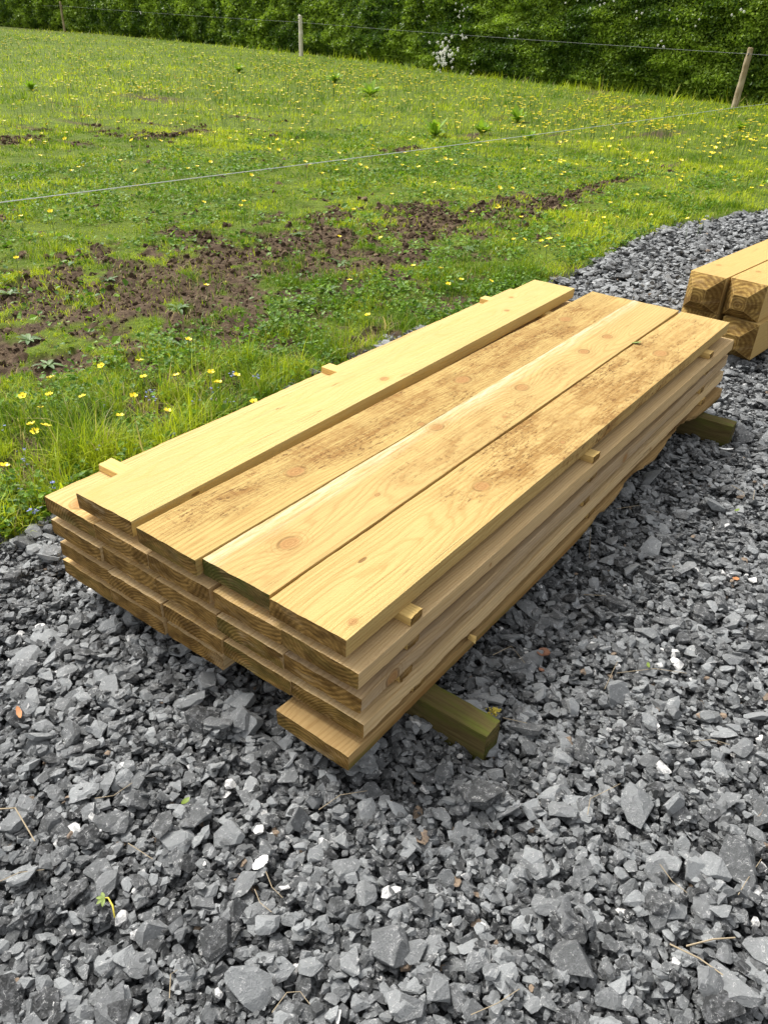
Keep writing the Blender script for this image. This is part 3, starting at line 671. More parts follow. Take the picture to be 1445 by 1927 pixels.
grass = link('grass', mesh_np('grass', np.concatenate(VV), loops=np.concatenate(LL), sizes=np.concatenate(SS), mats=[M_GRASS], attrs={'tone': np.concatenate(TT)}))
tag(grass, 'short green grass of the field', 'grass', kind='stuff')

# low broad leaves mixed into the grass
def leaflets(n_, xr, yr, size, hmax, dens=None, thin=1.0):
    x = rng.uniform(*xr, n_); y = rng.uniform(*yr, n_)
    ok = view_ok(x, y) & (y > border(x) - .01); x, y = x[ok], y[ok]
    k = rng.random(len(x)) < np.clip((fbm(x * 3 + 70, y * 3, o=3) - .36) * 4, 0, 1) * (1 - .85 * soil(x, y)) * (1 if dens is None else dens(x, y)); x, y = x[k], y[k]; m = len(x)
    z = gh(x, y) + rng.random(m) ** 1.5 * hmax + .004
    L = size * rng.lognormal(0, .3, m)
    P_ = np.array([(0, 0, 0), (.35, .30, .10), (.62, .42, .06), (.80, .22, .03), (1.0, .05, -.05), (.80, -.22, .03), (.62, -.42, .06), (.35, -.30, .10), (.5, 0, -.04)])
    rot_ = rotmats(rng.uniform(0, 6.28, m), rng.normal(0, .45, m), rng.normal(-.15, .45, m))
    V = np.einsum('nij,vj->nvi', rot_, P_) * L[:, None, None] + np.stack([x, y, z], 1)[:, None, :]
    F_ = np.array([(0, 1, 8), (1, 2, 8), (2, 3, 8), (3, 4, 8), (4, 5, 8), (5, 6, 8), (6, 7, 8), (7, 0, 8)])
    Fq = (F_[None] + (np.arange(m) * 9)[:, None, None]).reshape(-1, 3)
    return V.reshape(-1, 3), Fq, np.repeat(np.clip(rng.normal(.45, .25, m), 0, 1), 9)
M_LEAF = leafmat('broad_leaves', (.055, .14, .010), (.22, .38, .03), (.3, .25, .1), .35, .45)
near_strip = lambda x, y: np.clip(1.25 - (y - border(x)) / .85, .04, 1) * np.clip(1.4 - x * .28, .12, 1)
a = leaflets(110000, (-1, 4.5), (1.15, 3.2), .018, .075, near_strip); b = leaflets(40000, (1, 9), (1.2, 7), .028, .035)
gc = link('ground_cover', mesh_np('ground_cover', np.concatenate([a[0], b[0]]), np.concatenate([a[1], b[1] + len(a[0])]), mats=[M_LEAF], attrs={'tone': np.r_[a[2], b[2]]}))
tag(gc, 'low broad leaved weeds growing among the grass', 'ground cover', kind='stuff')

# crumbs of dug soil
n = NT('dug_soil'); P = n.coord('Object'); tn = n.attr('tone'); z1 = n.noise(P, 70, 5, .7)
c = n.mix(n.ramp(tn, 0, 1), (.055, .037, .023), (.17, .12, .076)); c = n.mix(n.ramp(z1, .45, .7, 0, .6), c, (.035, .022, .015))
n.set(color=c, rough=.95, spec=.08); n.bump(z1, .008, 1)
M_SOIL = n.m
ms = 90000; x = rng.uniform(-1, 9, ms); y = rng.uniform(1.5, 9.5, ms); s = soil(x, y)
ok = view_ok(x, y) & (rng.random(ms) < s * 1.1) & (s > .35); x, y, s = x[ok], y[ok], s[ok]; m = len(x)
r = .0052 * rng.lognormal(0, .62, m) * np.clip(np.hypot(x, y) / 4, .9, 1.6); r = np.minimum(r, .024)
V_C = []
for i in range(14):
    V, L_, S_, E_ = rock(900 + i, 16, .75, 0, 1.1); V_C.append((V, L_, S_, E_))
clods = link('soil_clods', scatter('soil_clods', V_C, rng.integers(0, 14, m), np.stack([x, y, gh(x, y, s) + r * .35], 1), r, rotmats(rng.uniform(0, 6.28, m), rng.normal(0, .6, m), rng.normal(0, .6, m)), rng.random(m), [M_SOIL]))
tag(clods, 'crumbly brown soil dug up in a strip across the grass', 'soil', kind='stuff')

# ------------------------------------------------------------------ hedge
hroot = link('hedge', None, loc=(18.0, 3.4, 0)); tag(hroot, 'tall dense clipped green hedge along the far side of the field', 'hedge')
hy = np.concatenate([np.arange(-13, 24, .16), np.arange(24, 61, .3), np.arange(61, 119, .8)]); HT = 3.6
def hsurf(y, z):
    """front face of the hedge: x as a function of place along it and height"""
    base = hedge_x(y) + .35 + .16 * np.clip(z - .3, 0, 9) * .35
    return base - .40 * (fbm(y * .45 + 4, z * 1.5 + 3, o=2) - .5) - .48 * (fbm(y * 1.5, z * 4.2 + 9, o=3) - .5) - np.where(z < .45, -.25 * (1 - z / .45), 0)
hz = np.linspace(0, HT, 48); HY, HZ = np.meshgrid(hy, hz); HX = hsurf(HY, HZ) + .16
top = HX[-1]; nyy = len(hy)
Vh = np.concatenate([np.stack([HX, HY, HZ], -1).reshape(-1, 3), np.stack([top + 1.6, hy, np.full(nyy, HT)], 1), np.stack([top + 1.6, hy, np.zeros(nyy)], 1)])
I = np.arange(len(Vh)).reshape(-1, nyy); fh = np.stack([I[:-1, :-1], I[1:, :-1], I[1:, 1:], I[:-1, 1:]], -1).reshape(-1, 4)
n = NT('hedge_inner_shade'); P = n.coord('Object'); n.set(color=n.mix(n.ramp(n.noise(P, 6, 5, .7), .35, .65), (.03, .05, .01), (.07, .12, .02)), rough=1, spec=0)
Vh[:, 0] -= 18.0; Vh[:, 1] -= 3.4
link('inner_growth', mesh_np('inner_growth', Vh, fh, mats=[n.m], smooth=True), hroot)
def hedge_leaves(n_, y0, y1, size, spread):
    y = rng.uniform(y0, y1, n_); z = rng.uniform(0.02, HT, n_) ** 1.0; x = hsurf(y, z) - rng.random(n_) * spread * .5 + rng.random(n_) * .12
    dn = fbm(y * 3.0, z * 3.4 + 3, o=3); k = rng.random(n_) < np.clip((dn - .26) * 4, .45, 1); x, y, z = x[k], y[k], z[k]; m = len(x)
    q = np.stack([x, y, z], 1) - CAM; qc = q @ ROT; v = CY - F * qc[:, 1] / -qc[:, 2]; u = CX + F * qc[:, 0] / -qc[:, 2]
    k = (v > -160) & (u > -250) & (u < 1700); x, y, z = x[k], y[k], z[k]; m = len(x)
    L = size * rng.lognormal(0, .25, m) * .5
    P_ = np.array([(-1, 0, 0), (0, .62, .12), (1, 0, 0), (0, -.62, .12)])
    rot_ = rotmats(rng.uniform(0, 6.28, m), rng.normal(0, .9, m), rng.normal(0, .9, m))
    V = np.einsum('nij,vj->nvi', rot_, P_) * L[:, None, None] + np.stack([x - 18.0, y - 3.4, z], 1)[:, None, :]
    Fq = np.arange(m * 4).reshape(m, 4)
    tn = np.clip(rng.normal(.42, .2, m) + (fbm(y * 1.1 + 30, z * 1.3, o=3) - .5) * 1.6, 0, 1)
    return V.reshape(-1, 3), Fq, np.repeat(tn, 4)
hl = [hedge_leaves(280000, -3, 13, .064, .34), hedge_leaves(130000, 13, 26, .09, .38), hedge_leaves(90000, 26, 60, .13, .4), hedge_leaves(20000, 60, 118, .3, .5)]
off = 0; VV, FF, TT = [], [], []
for V, F_, T_ in hl: VV.append(V); FF.append(F_ + off); TT.append(T_); off += len(V)
M_HEDGE = leafmat('hedge_leaves', (.060, .125, .012), (.33, .47, .05), (.3, .3, .08), .38, .42)
link('foliage', mesh_np('foliage', np.concatenate(VV), np.concatenate(FF), mats=[M_HEDGE], attrs={'tone': np.concatenate(TT)}), hroot)
# white blossom in the hedge
n = NT('white_blossom'); n.set(color=(.82, .80, .74), rough=.7); M_BLOS = n.m
def blossom(u, v, npt, su, sv, sz):
    d = ROT @ np.array([(u - CX) / F, -(v - CY) / F, -1.0]); t_ = 14.0
    for _ in range(400):
        q = CAM + d * t_
        if q[0] > hsurf(np.array(q[1]), np.array(q[2])) - .42: break
        t_ += .05
    rr = random.Random(int(u)); V, Fq = [], []
    for i in range(npt):
        c0 = Vector((-rr.random() * .22, rr.gauss(0, su), rr.gauss(0, sv)))
        for p_ in range(5):
            a = p_ * 1.257; b0 = len(V); nrm = sz * rr.uniform(.7, 1.2)
            for (dr, da) in ((.1, 0), (.8, .45), (1.0, 0), (.8, -.45)): V.append((c0.x - .3 * nrm * (1 - dr), c0.y + nrm * dr * math.cos(a + da), c0.z + nrm * dr * math.sin(a + da)))
            Fq.append((b0, b0 + 1, b0 + 2, b0 + 3))
    o = link('blossom', mesh_np('blossom', V, Fq, mats=[M_BLOS]), hroot, loc=(q[0] - 18.0, q[1] - 3.4, q[2]))
for args in ((838, 103, 60, .20, .15, .05), (868, 25, 12, .10, .20, .03), (880, 70, 10, .08, .07, .03), (828, 134, 8, .08, .05, .03), (1130, 5, 8, .3, .05, .03), (975, 60, 5, .12, .06, .025), (1203, 25, 3, .1, .05, .03), (1247, 87, 3, .08, .04, .03), (1395, 28, 3, .1, .05, .03), (805, 35, 5, .1, .2, .025), (895, 122, 5, .1, .1, .025), (270, 24, 4, .1, .1, .03), (1290, 20, 4, .4, .2, .022)):
    blossom(*args)

# ------------------------------------------------------------------ fence posts and wires
n = NT('weathered_post'); P = n.coord('Object'); g_ = n.noise(n.vmul(P, (60, 60, 3)), 1, 4, .6); b_ = n.noise(n.vmul(P, (5, 5, 3)), 1, 3)
n.set(color=n.mix(n.ramp(b_, .35, .65, 0, .7), n.mix(n.ramp(g_, .35, .65), (.30, .23, .14), (.50, .42, .30)), (.20, .14, .07)), rough=.9, spec=.1); n.bump(g_, .006, .8)
M_PA = n.m
n = NT('bleached_post'); P = n.coord('Object'); g_ = n.noise(n.vmul(P, (60, 60, 3)), 1, 4, .6)
n.set(color=n.mix(n.ramp(g_, .35, .65), (.60, .53, .42), (.80, .74, .64)), rough=.9, spec=.1); M_PB = n.m
n = NT('galvanised_wire'); n.set(color=(.16, .17, .17), rough=.6); M_WIRE = n.m
n = NT('pale_fence_rope'); n.set(color=(.52, .58, .56), rough=.6); M_ROPE = n.m
def tube(pts, rads, sides=8, cap=True):
    V, Fq = [], []; pts = [Vector(p) for p in pts]
    for i, p_ in enumerate(pts):
        d = (pts[min(i + 1, len(pts) - 1)] - pts[max(i - 1, 0)]).normalized(); a = d.orthogonal().normalized() if i == 0 else (a - d * a.dot(d)).normalized(); b = d.cross(a)
        for j in range(sides):
            an = 2 * math.pi * j / sides; V.append(p_ + (a * math.cos(an) + b * math.sin(an)) * rads[i])
    for i in range(len(pts) - 1):
        for j in range(sides): Fq.append((i * sides + j, i * sides + (j + 1) % sides, (i + 1) * sides + (j + 1) % sides, (i + 1) * sides + j))
    loops = [k for f in Fq for k in f]; sizes = [4] * len(Fq)
    if cap: loops += list(range(sides))[::-1] + list(range((len(pts) - 1) * sides, len(pts) * sides)); sizes += [sides, sides]
    return [tuple(v) for v in V], loops, sizes
def fence_post(base, h, r, mat, lab, lean, seed):
    rr = random.Random(seed); root = link('fence_post', None, loc=(base[0], base[1], 0))
    ks = 12; pts = [(lean[0] * i / ks + rr.gauss(0, .004), lean[1] * i / ks + rr.gauss(0, .004), -.1 + (h + .1) * i / ks) for i in range(ks + 1)]
    rad = [r * (1.08 - .16 * i / ks) * rr.uniform(.94, 1.06) for i in range(ks + 1)]; pts.append((lean[0], lean[1], h + .012)); rad.append(r * .6)
    V, L_, S_ = tube(pts, rad, 12)
    link('stake', mesh_np('stake', V, loops=L_, sizes=S_, mats=[mat], smooth=False), root)
    V, L_, S_ = tube([(lean[0] - r * 1.5, lean[1] - .0, h - .12), (lean[0] - r * .9, lean[1], h - .12), (lean[0] - r * .9, lean[1], h - .08)], [.012, .014, .010], 6)
    link('wire_insulator', mesh_np('wire_insulator', V, loops=L_, sizes=S_, mats=[M_BLK]), root)
    return tag(root, lab, 'fence post', 'posts of the wire fence along the hedge')
n = NT('black_plastic'); n.set(color=(.02, .02, .02), rough=.5); M_BLK = n.m
fence_post((30.35, 45.61), 1.50, .062, M_PA, 'thin brown fence post furthest away at the upper left', (0, 0), 1)
fence_post((24.77, 22.28), 1.33, .078, M_PB, 'whitish round fence post standing alone before the hedge', (0, 0), 2)
fence_post((18.24, 4.235), 1.10, .062, M_PA, 'brown wooden fence post leaning slightly at the right edge of the field', (.03, -.03), 3)
def wire(name, pts, r, mat, lab, sag=0.0, sub=10):
    P_ = []
    for a, b in zip(pts[:-1], pts[1:]):
        for i in range(sub): f = i / sub; P_.append(tuple(np.array(a) * (1 - f) + np.array(b) * f - np.array([0, 0, sag * 4 * f * (1 - f)])))
    P_.append(pts[-1]); V, L_, S_ = tube(P_, [r] * len(P_), 6)
    return tag(link(name, mesh_np(name, V, loops=L_, sizes=S_, mats=[mat], smooth=True)), lab, 'wire')
wire('fence_wire', [(15.6, -12, 1.0), (18.18, 4.24, 1.0), (24.7, 22.28, 1.12), (30.28, 45.6, 1.32), (36, 60, 1.3)], .0032, M_WIRE, 'thin far wire strung from post to post in front of the hedge', sag=.03)
wire('fence_rope', [(-30, 1.6, .88), (-4, 1.6, .90), (.457, 1.6, .856), (2.40, 1.6, .817), (5.3, 1.6, .768), (8.29, 1.6, .724), (9.66, 1.6, .699), (14, 1.6, .66), (40, 1.6, .8)], .0017, M_ROPE, 'thin pale rope stretched across the field in the foreground', sub=4)

# ------------------------------------------------------------------ flowers and weeds
n = NT('buttercup_petal'); n.set(color=(.95, .76, .010), rough=.35); n.b.inputs['Specular IOR Level'].default_value = .5; M_YEL = n.m
n = NT('buttercup_middle'); n.set(color=(.62, .46, .02), rough=.8); M_YC = n.m
n = NT('flower_stem'); n.set(color=(.09, .17, .03), rough=.6); M_STEM = n.m
n = NT('speedwell_petal'); n.set(color=(.16, .20, .50), rough=.6); M_BLU = n.m
n = NT('speedwell_eye'); n.set(color=(.75, .78, .85), rough=.6); M_EYE = n.m
def petals(nn, r, cup, wd=.55, z=0.0, ox=0, oy=0, tilt=0.0):
    V, Fq = [], []
    for p_ in range(nn):
        a = p_ * 2 * math.pi / nn; b0 = len(V)
        for (dr, da, dz) in ((.12, 0, 0), (.62, wd, .55), (.95, wd * .62, .9), (1.0, 0, .95), (.95, -wd * .62, .9), (.62, -wd, .55), (.6, 0, .40)):
            x_, y_, z_ = r * dr * math.cos(a + da), r * dr * math.sin(a + da), r * cup * dz
            V.append((ox + x_, oy + y_ * math.cos(tilt) - z_ * math.sin(tilt), z + y_ * math.sin(tilt) + z_ * math.cos(tilt)))
        for q in ((0, 1, 6), (1, 2, 6), (2, 3, 6), (3, 4, 6), (4, 5, 6), (5, 0, 6)): Fq.append(tuple(b0 + i for i in q))
    return V, Fq
def ball(r, z, ox=0, oy=0, flatk=.6):
    bm = bmesh.new(); bmesh.ops.create_icosphere(bm, subdivisions=1, radius=r); V = [(v.co.x + ox, v.co.y + oy, v.co.z * flatk + z) for v in bm.verts]; Fq = [tuple(v.index for v in f.verts) for f in bm.faces]; bm.free(); return V, Fq
FL = []
for k in range(4):       # four kinds of near flower: shared meshes
    rr = random.Random(k); h = 1.0
    lx, ly = rr.uniform(-.10, .10), rr.uniform(-.1, .1)
    V, L_, S_ = tube([(0, 0, -.1), (lx * .2, ly * .2, .35), (lx * .7, ly * .7, .75), (lx, ly, .995)], [.011, .010, .009, .008], 5)
    stem = mesh_np('stem', V, loops=L_, sizes=S_, mats=[M_STEM], smooth=True)
    V, Fq = petals(5, .095, rr.uniform(.35, .7), .6, .99, lx, ly, rr.uniform(-.5, .5)); pt = mesh_np('petals', V, Fq, mats=[M_YEL])
    V, Fq = ball(.026, 1.012, lx, ly); ce = mesh_np('flower_centre', V, Fq, mats=[M_YC]); FL.append((stem, pt, ce))
near_px = [(78, 446), (28, 485), (29, 513), (389, 536), (355, 637), (270, 681), (201, 687), (271, 711), (334, 709), (390, 700), (397, 722), (410, 718), (443, 704), (104, 712), (54, 742), (95, 744), (159, 749), (243, 746), (67, 770),
 (224, 781), (311, 771), (70, 798), (75, 807), (481, 757), (697, 594), (634, 446), (663, 518), (655, 527), (2, 875), (801, 363), (964, 353), (1065, 388), (1139, 410), (1134, 421), (1120, 428), (1099, 416), (967, 440), (968, 450), (984, 449),
 (1032, 450), (1038, 449), (1048, 445), (1031, 465), (1057, 465), (1086, 463), (1018, 453), (919, 527), (870, 526), (847, 534), (829, 507), (1298, 412), (1323, 414), (1316, 422), (1222, 404), (1270, 369), (1251, 369), (1199, 366), (1389, 363), (722, 448), (776, 501)]
def flower(u, v, h, s, lab, grp, k):
    p_ = at(u, v, h); r0 = link('buttercup', None, loc=(p_[0], p_[1], 0.012)); r0.scale = (s, s, h - .012); r0.rotation_euler = (0, 0, (k * 2.4) % 6.28)
    a_, b_, c_ = FL[k % 4]
    # stems are unit length: flower head scaled back so that it keeps its shape
    for nm, me in (('stem', a_), ('petals', b_), ('flower_centre', c_)):
        o = link(nm, me, r0)
        if nm != 'stem': o.scale = (1, 1, s / (h - .012)); o.location = (0, 0, 1 - s / (h - .012))
    return tag(r0, lab, 'flower', grp)
for k, (u, v) in enumerate(near_px):
    left = u < 520 and v > 580
    h = random.uniform(.10, .16) if left else random.uniform(.09, .17)
    if left: lab, grp = 'yellow buttercup in the long grass beside the near left side of the board stack', 'buttercups beside the stack'
    elif v > 340 and u > 700: lab, grp = 'yellow buttercup in the grass between the far end of the stack and the fence rope', 'buttercups beyond the stack'
    else: lab, grp = 'yellow buttercup in the thin grass around the dug soil', 'buttercups around the soil'
    flower(u, v, h, .165 if left else .17, lab, grp, k)
flower(72, 802, .15, .2, 'largest yellow buttercup at the left edge, open towards the viewer', None, 2)

# many more buttercups over the field
def simple_flower(k):
    V, L_, S_ = tube([(0, 0, 0), (.01, .005, .5), (.02, 0, 1)], [.02, .02, .015], 3); nV = len(V)
    P_, Fq = petals(5, .17, .4, .6, 1.0, .02, 0, random.uniform(-.45, .15))
    L2 = [i + nV for f in Fq for i in f]; return V + P_, list(L_) + L2, list(S_) + [3] * len(Fq), [0] * len(S_) + [1] * len(Fq)
SF = []
for k in range(4):
    V, L_, S_, mi = simple_flower(k); SF.append((mesh_np('field_buttercup', V, loops=L_, sizes=S_, mats=[M_STEM, M_YEL], mat_idx=mi), np.array(V), np.array(L_), np.array(S_), np.array(mi)))
fr = np.random.default_rng(77); U, Vv = [], []
while len(U) < 2100:
    u, v = fr.uniform(-30, 1475), fr.uniform(50, 420)
    top = np.interp(u, [0, 300, 600, 900, 1200, 1445], [58, 80, 112, 150, 185, 215])
    if v < top: continue
    t_ = (v - top); dens = math.exp(-t_ / 50.0) * .95 + .018
    dens *= .25 + 1.5 * float(np.clip((fbm(np.array(u / 70.), np.array(v / 24.), o=3) - .38) * 4, 0, 1))
    dens += .5 * math.exp(-((u - 290) / 110) ** 2 - ((v - 165) / 16) ** 2) + .35 * math.exp(-((u - 450) / 170) ** 2 - ((v - 125) / 22) ** 2) + .25 * math.exp(-((u - 90) / 110) ** 2 - ((v - 95) / 20) ** 2)
    if v > 330: dens *= .3
    if fr.random() < dens: U.append(u); Vv.append(v)
ordr = np.argsort(-np.array(Vv)); FU = np.array(U)[ordr]; FV = np.array(Vv)[ordr]
rest = []
for i in range(len(FU)):
    h = fr.uniform(.11, .22); p_ = at(FU[i], FV[i], h); d = math.hypot(p_[0] - CAM[0], p_[1] - CAM[1])
    if p_[0] > hedge_x(p_[1]) + .1 or p_[1] < border(p_[0]): continue
    s = .075 * (1 + min(d, 40) / 13)
    k = i % 4
    if i < 235:
        o = link('field_buttercup', SF[k][0], loc=(p_[0], p_[1], 0.0), rot=(0, 0, fr.uniform(0, 6.28))); o.scale = (s, s, h)
        tag(o, 'small yellow buttercup out in the open field beyond the fence rope or just before it', 'flower', 'buttercups out in the field')
    else: rest.append((p_[0], p_[1], s, h, k))
VV, LL, SS, MI = [], [], [], []; off = 0
for (x, y, s, h, k) in rest:
    _, V, L_, S_, mi = SF[k]; VV.append(V * [s, s, h] + [x, y, 0]); LL.append(L_ + off); SS.append(S_); MI.append(mi); off += len(V)
o = link('distant_buttercups', mesh_np('distant_buttercups', np.concatenate(VV), loops=np.concatenate(LL), sizes=np.concatenate(SS), mats=[M_STEM, M_YEL], mat_idx=np.concatenate(MI)))
tag(o, 'haze of tiny yellow buttercups in the far field before the hedge', 'flowers', kind='stuff')

# speedwell
def speedwell(u, v, k):
    h = random.uniform(.05, .10); p_ = at(u, v, h); root = link('speedwell', None, loc=(p_[0], p_[1], .01)); rr = random.Random(k)
    V, L_, S_ = tube([(0, 0, 0), (.003, .002, h * .5), (.006, -.002, h)], [.0012, .001, .0008], 5); link('stem', mesh_np('stem', V, loops=L_, sizes=S_, mats=[M_STEM]), root)
    for j in range(rr.randint(3, 6)):
        ox, oy, oz = rr.gauss(0, .011), rr.gauss(0, .011), h - rr.random() * .03
        V, Fq = petals(4, .0058, .2, .62, oz, ox, oy, rr.uniform(-.7, .7)); hd = link('flower_head', mesh_np('flower_head', V, Fq, mats=[M_BLU]), root)
        V, Fq = ball(.0018, oz + .001, ox, oy); link('eye', mesh_np('eye', V, Fq, mats=[M_EYE]), hd)
    tag(root, 'small blue speedwell flowering low in the grass beside the stack', 'flower', 'blue speedwell beside the stack')
for k, (u, v) in enumerate([(285, 746), (371, 751), (396, 755), (197, 756), (40, 849), (45, 861), (193, 842), (95, 913), (34, 923), (60, 958), (404, 731), (429, 750), (436, 704), (319, 823), (8, 803), (480, 710), (283, 735), (330, 820)]): speedwell(u, v, k)

# broad-leaved plants
def blade_leaf(L, wd, a, el, droop, seed):
    V, Fq = [], []; ks = 6; fx, fy = math.cos(a), math.sin(a)
    for i in range(ks + 1):
        f = i / ks; r_ = L * f * math.cos(el) ; z = L * (f * math.sin(el) - droop * f * f); w_ = wd * math.sin(math.pi * min(1, (f * .88 + .10))) ** .8 * .5
        wv_ = .12 * w_ * math.sin(i * 2.2 + seed)
        V += [(fx * r_ - fy * w_, fy * r_ + fx * w_, z + w_ * .35 + wv_), (fx * r_, fy * r_, z), (fx * r_ + fy * w_, fy * r_ - fx * w_, z + w_ * .35 - wv_)]
    for i in range(ks):
        b = i * 3; Fq += [(b, b + 1, b + 4, b + 3), (b + 1, b + 2, b + 5, b + 4)]
    return V, Fq
M_DOCK = leafmat('dock_leaf', (.16, .30, .02), (.30, .46, .04), (.3, .25, .1), .4, .4)
M_ROS = leafmat('rosette_leaf', (.06, .13, .03), (.15, .24, .07), (.3, .25, .1), .3, .45)
def plant(name, u, v, nl, L, wd, el, mat, lab, cat, grp, seed):
    p_ = at(u, v, .02); rr = random.Random(seed); root = link(name, None, loc=(p_[0], p_[1], float(gh(np.array([p_[0]]), np.array([p_[1]]))[0]) + .003))
    for j in range(nl):
        V, Fq = blade_leaf(L * rr.uniform(.7, 1.15), wd * rr.uniform(.8, 1.2), j * 2.399 + rr.uniform(-.3, .3), el * rr.uniform(.6, 1.3), rr.uniform(.15, .5), j)
        link('leaf', mesh_np('leaf', V, Fq, mats=[mat], smooth=True, attrs={'tone': np.full(len(V), rr.uniform(.2, 1))}), root)
    tag(root, lab, cat, grp)
docks = [(818, 256, 1.2, 'broad dock clump touching the rope, left of two more clumps'), (906, 251, 1.1, 'broad dock clump middle of the three crossing the rope'), (973, 228, 1.1, 'dock clump above the rope, right of the other two'),
         (996, 261, .6, 'small dock clump just below the rope'), (1392, 245, .8, 'low leafy clump below the right fence post'), (630, 155, 1.4, 'leafy clump in the field below the whitish fence post'),
         (697, 180, 1.5, 'dock clump in the field right of the one below the whitish fence post'), (450, 135, 1.3, 'pale green clump far left of the whitish fence post'), (1305, 183, .9, 'leafy clump at the hedge foot left of the right fence post'), (60, 172, .9, 'leafy clump far out at the left of the field')]
for i, (u, v, s, lab) in enumerate(docks): plant('dock_plant', u, v, 20, .26 * s, .07 * s, 1.0, M_DOCK, lab, 'weed', None, 40 + i)
ros = [(17, 555, 1.1, 'pale rosette at the left edge above the dug soil'), (55, 637, .9, 'small leafy rosette in the dug soil near the left edge'), (90, 682, .9, 'dark green rosette lying on the lower left dug soil'),
       (336, 577, 1.0, 'greyish rosette standing in the middle of the dug soil'), (319, 644, 1.0, 'long leaved rosette at the near edge of the dug soil'), (578, 565, 1.1, 'leafy rosette at the soil edge above the middle of the stack'),
       (618, 545, 1.0, 'rosette just right of the one above the middle of the stack'), (478, 515, .8, 'low rosette within the soil strip left of centre'), (643, 495, 1.1, 'broad rosette on the upper rim of the soil strip'),
       (1004, 407, 1.0, 'rosette at the far right end of the soil strip'), (811, 495, .9, 'upright narrow leaves on bare soil right of centre'), (700, 430, 1.0, 'rosette beyond the soil strip near the middle'), (560, 440, .8, 'small rosette on the far side of the soil, left of the middle one'),
       (880, 470, .9, 'leafy rosette between the soil and the three bright buttercups'), (205, 520, .8, 'small rosette at the far rim of the soil on the left')]
for i, (u, v, s, lab) in enumerate(ros): plant('leaf_rosette', u, v, 9, .085 * s, .022 * s, .45, M_ROS, lab, 'weed', None, 80 + i)

# ------------------------------------------------------------------ things lying on the gravel
n = NT('dry_straw'); n.set(color=(.36, .29, .19), rough=.9); M_STRAW = n.m
n = NT('brown_leaf'); P = n.coord('Object'); n.set(color=n.mix(n.ramp(n.noise(P, 60, 4), .4, .6), (.13, .055, .03), (.24, .11, .06)), rough=.6); M_BL = n.m
n = NT('orange_leaf'); n.set(color=(.45, .19, .07), rough=.7); M_OL = n.m
n = NT('fresh_leaf'); n.set(color=(.15, .21, .03), rough=.6); M_GL = n.m
n = NT('white_chip'); n.set(color=(.85, .85, .83), rough=.5); M_WH = n.m
n = NT('yellow_moss'); n.set(color=(.42, .34, .05), rough=.9); M_MOSS = n.m
def stalk(pxs, lab, r=.0009, lift=.006, mat=M_STRAW, grp='dry stalks on the gravel'):
    P_ = []
    for (u, v) in pxs:
        p_ = at(u, v, .012); P_.append(Vector((p_[0], p_[1], stone_top(p_[0], p_[1]) + lift)))
    mz = max(p.z for p in P_); P_ = [Vector((p.x, p.y, .35 * p.z + .65 * mz)) for p in P_]
    V, L_, S_ = tube(P_, [r * (1 - .4 * i / len(P_)) for i in range(len(P_))], 5)
    tag(link('dry_stalk', mesh_np('dry_stalk', V, loops=L_, sizes=S_, mats=[mat])), lab, 'stalk', grp)
ST = [([(0, 1527), (32, 1528), (68, 1588)], 'bent pale stalk at the left edge of the gravel'), ([(242, 1588), (288, 1618)], 'short straight stalk below the round pale stone on the left gravel'),
      ([(500, 1638), (512, 1670), (532, 1690)], 'thin curved stalk right of the white stone in the lower middle'), ([(480, 1678), (490, 1705), (512, 1724)], 'second curved stalk just below the one by the white stone'),
      ([(0, 1665), (40, 1650), (85, 1640)], 'long faint stalk low at the left edge'), ([(320, 1880), (322, 1835), (335, 1828)], 'hooked stalk near the bottom left'), ([(512, 1905), (540, 1868), (565, 1866), (583, 1890)], 'arched stalk near the bottom middle'),
      ([(1103, 1540), (1108, 1510), (1165, 1480)], 'bent stalk on the gravel right of the centre'), ([(1235, 1630), (1262, 1665), (1290, 1685)], 'thin dark stalk slanting on the right gravel'), ([(1290, 1782), (1340, 1770), (1382, 1766)], 'thick pale twig lying at the lower right'),
      ([(885, 1915), (935, 1893), (975, 1868)], 'straight stalk at the bottom edge, right of the middle'), ([(1255, 1787), (1310, 1815), (1352, 1850)], 'long thin stalk below the thick pale twig'), ([(1070, 870 + 80), (1110, 995), (1108, 1052)], 'upright thin stalk beside the middle of the stack'),
      ([(1160, 958), (1200, 952), (1240, 965)], 'faint stalk in the dark gravel right of the stack'), ([(1098, 1118), (1140, 1120)], 'short pale stalk beside the large shaded stone'), ([(1160, 1268), (1230, 1262), (1290, 1270)], 'straight horizontal stalk right of the brown leaf'),
      ([(1135, 1305), (1150, 1270), (1160, 1250)], 'small upright stalk between leaf and right edge'), ([(945, 1355), (990, 1368)], 'thin root touching the near bearer end'), ([(1375, 915), (1398, 928), (1400, 935)], 'bent straw at the right edge level with the stack'),
      ([(1418, 925), (1415, 945)], 'tiny straw at the right edge'), ([(1300, 1395), (1340, 1392), (1372, 1402)], 'pale twig right of the near bearer'), ([(1385, 1690), (1400, 1665), (1430, 1620)], 'slanting straw at the right border of the gravel'),
      ([(180, 1505), (215, 1500), (250, 1478)], 'short straw on the left gravel above the bent stalk'), ([(925, 1245), (960, 1225), (985, 1262)], 'curly dark stalk in the shade under the boards'), ([(600, 1525), (640, 1500), (690, 1492)], 'faint straw below the front corner of the stack')]
for i, (pp, lab) in enumerate(ST): stalk(pp, lab, r=.0016 if 'thick' in lab or 'bent pale' in lab else .0008)
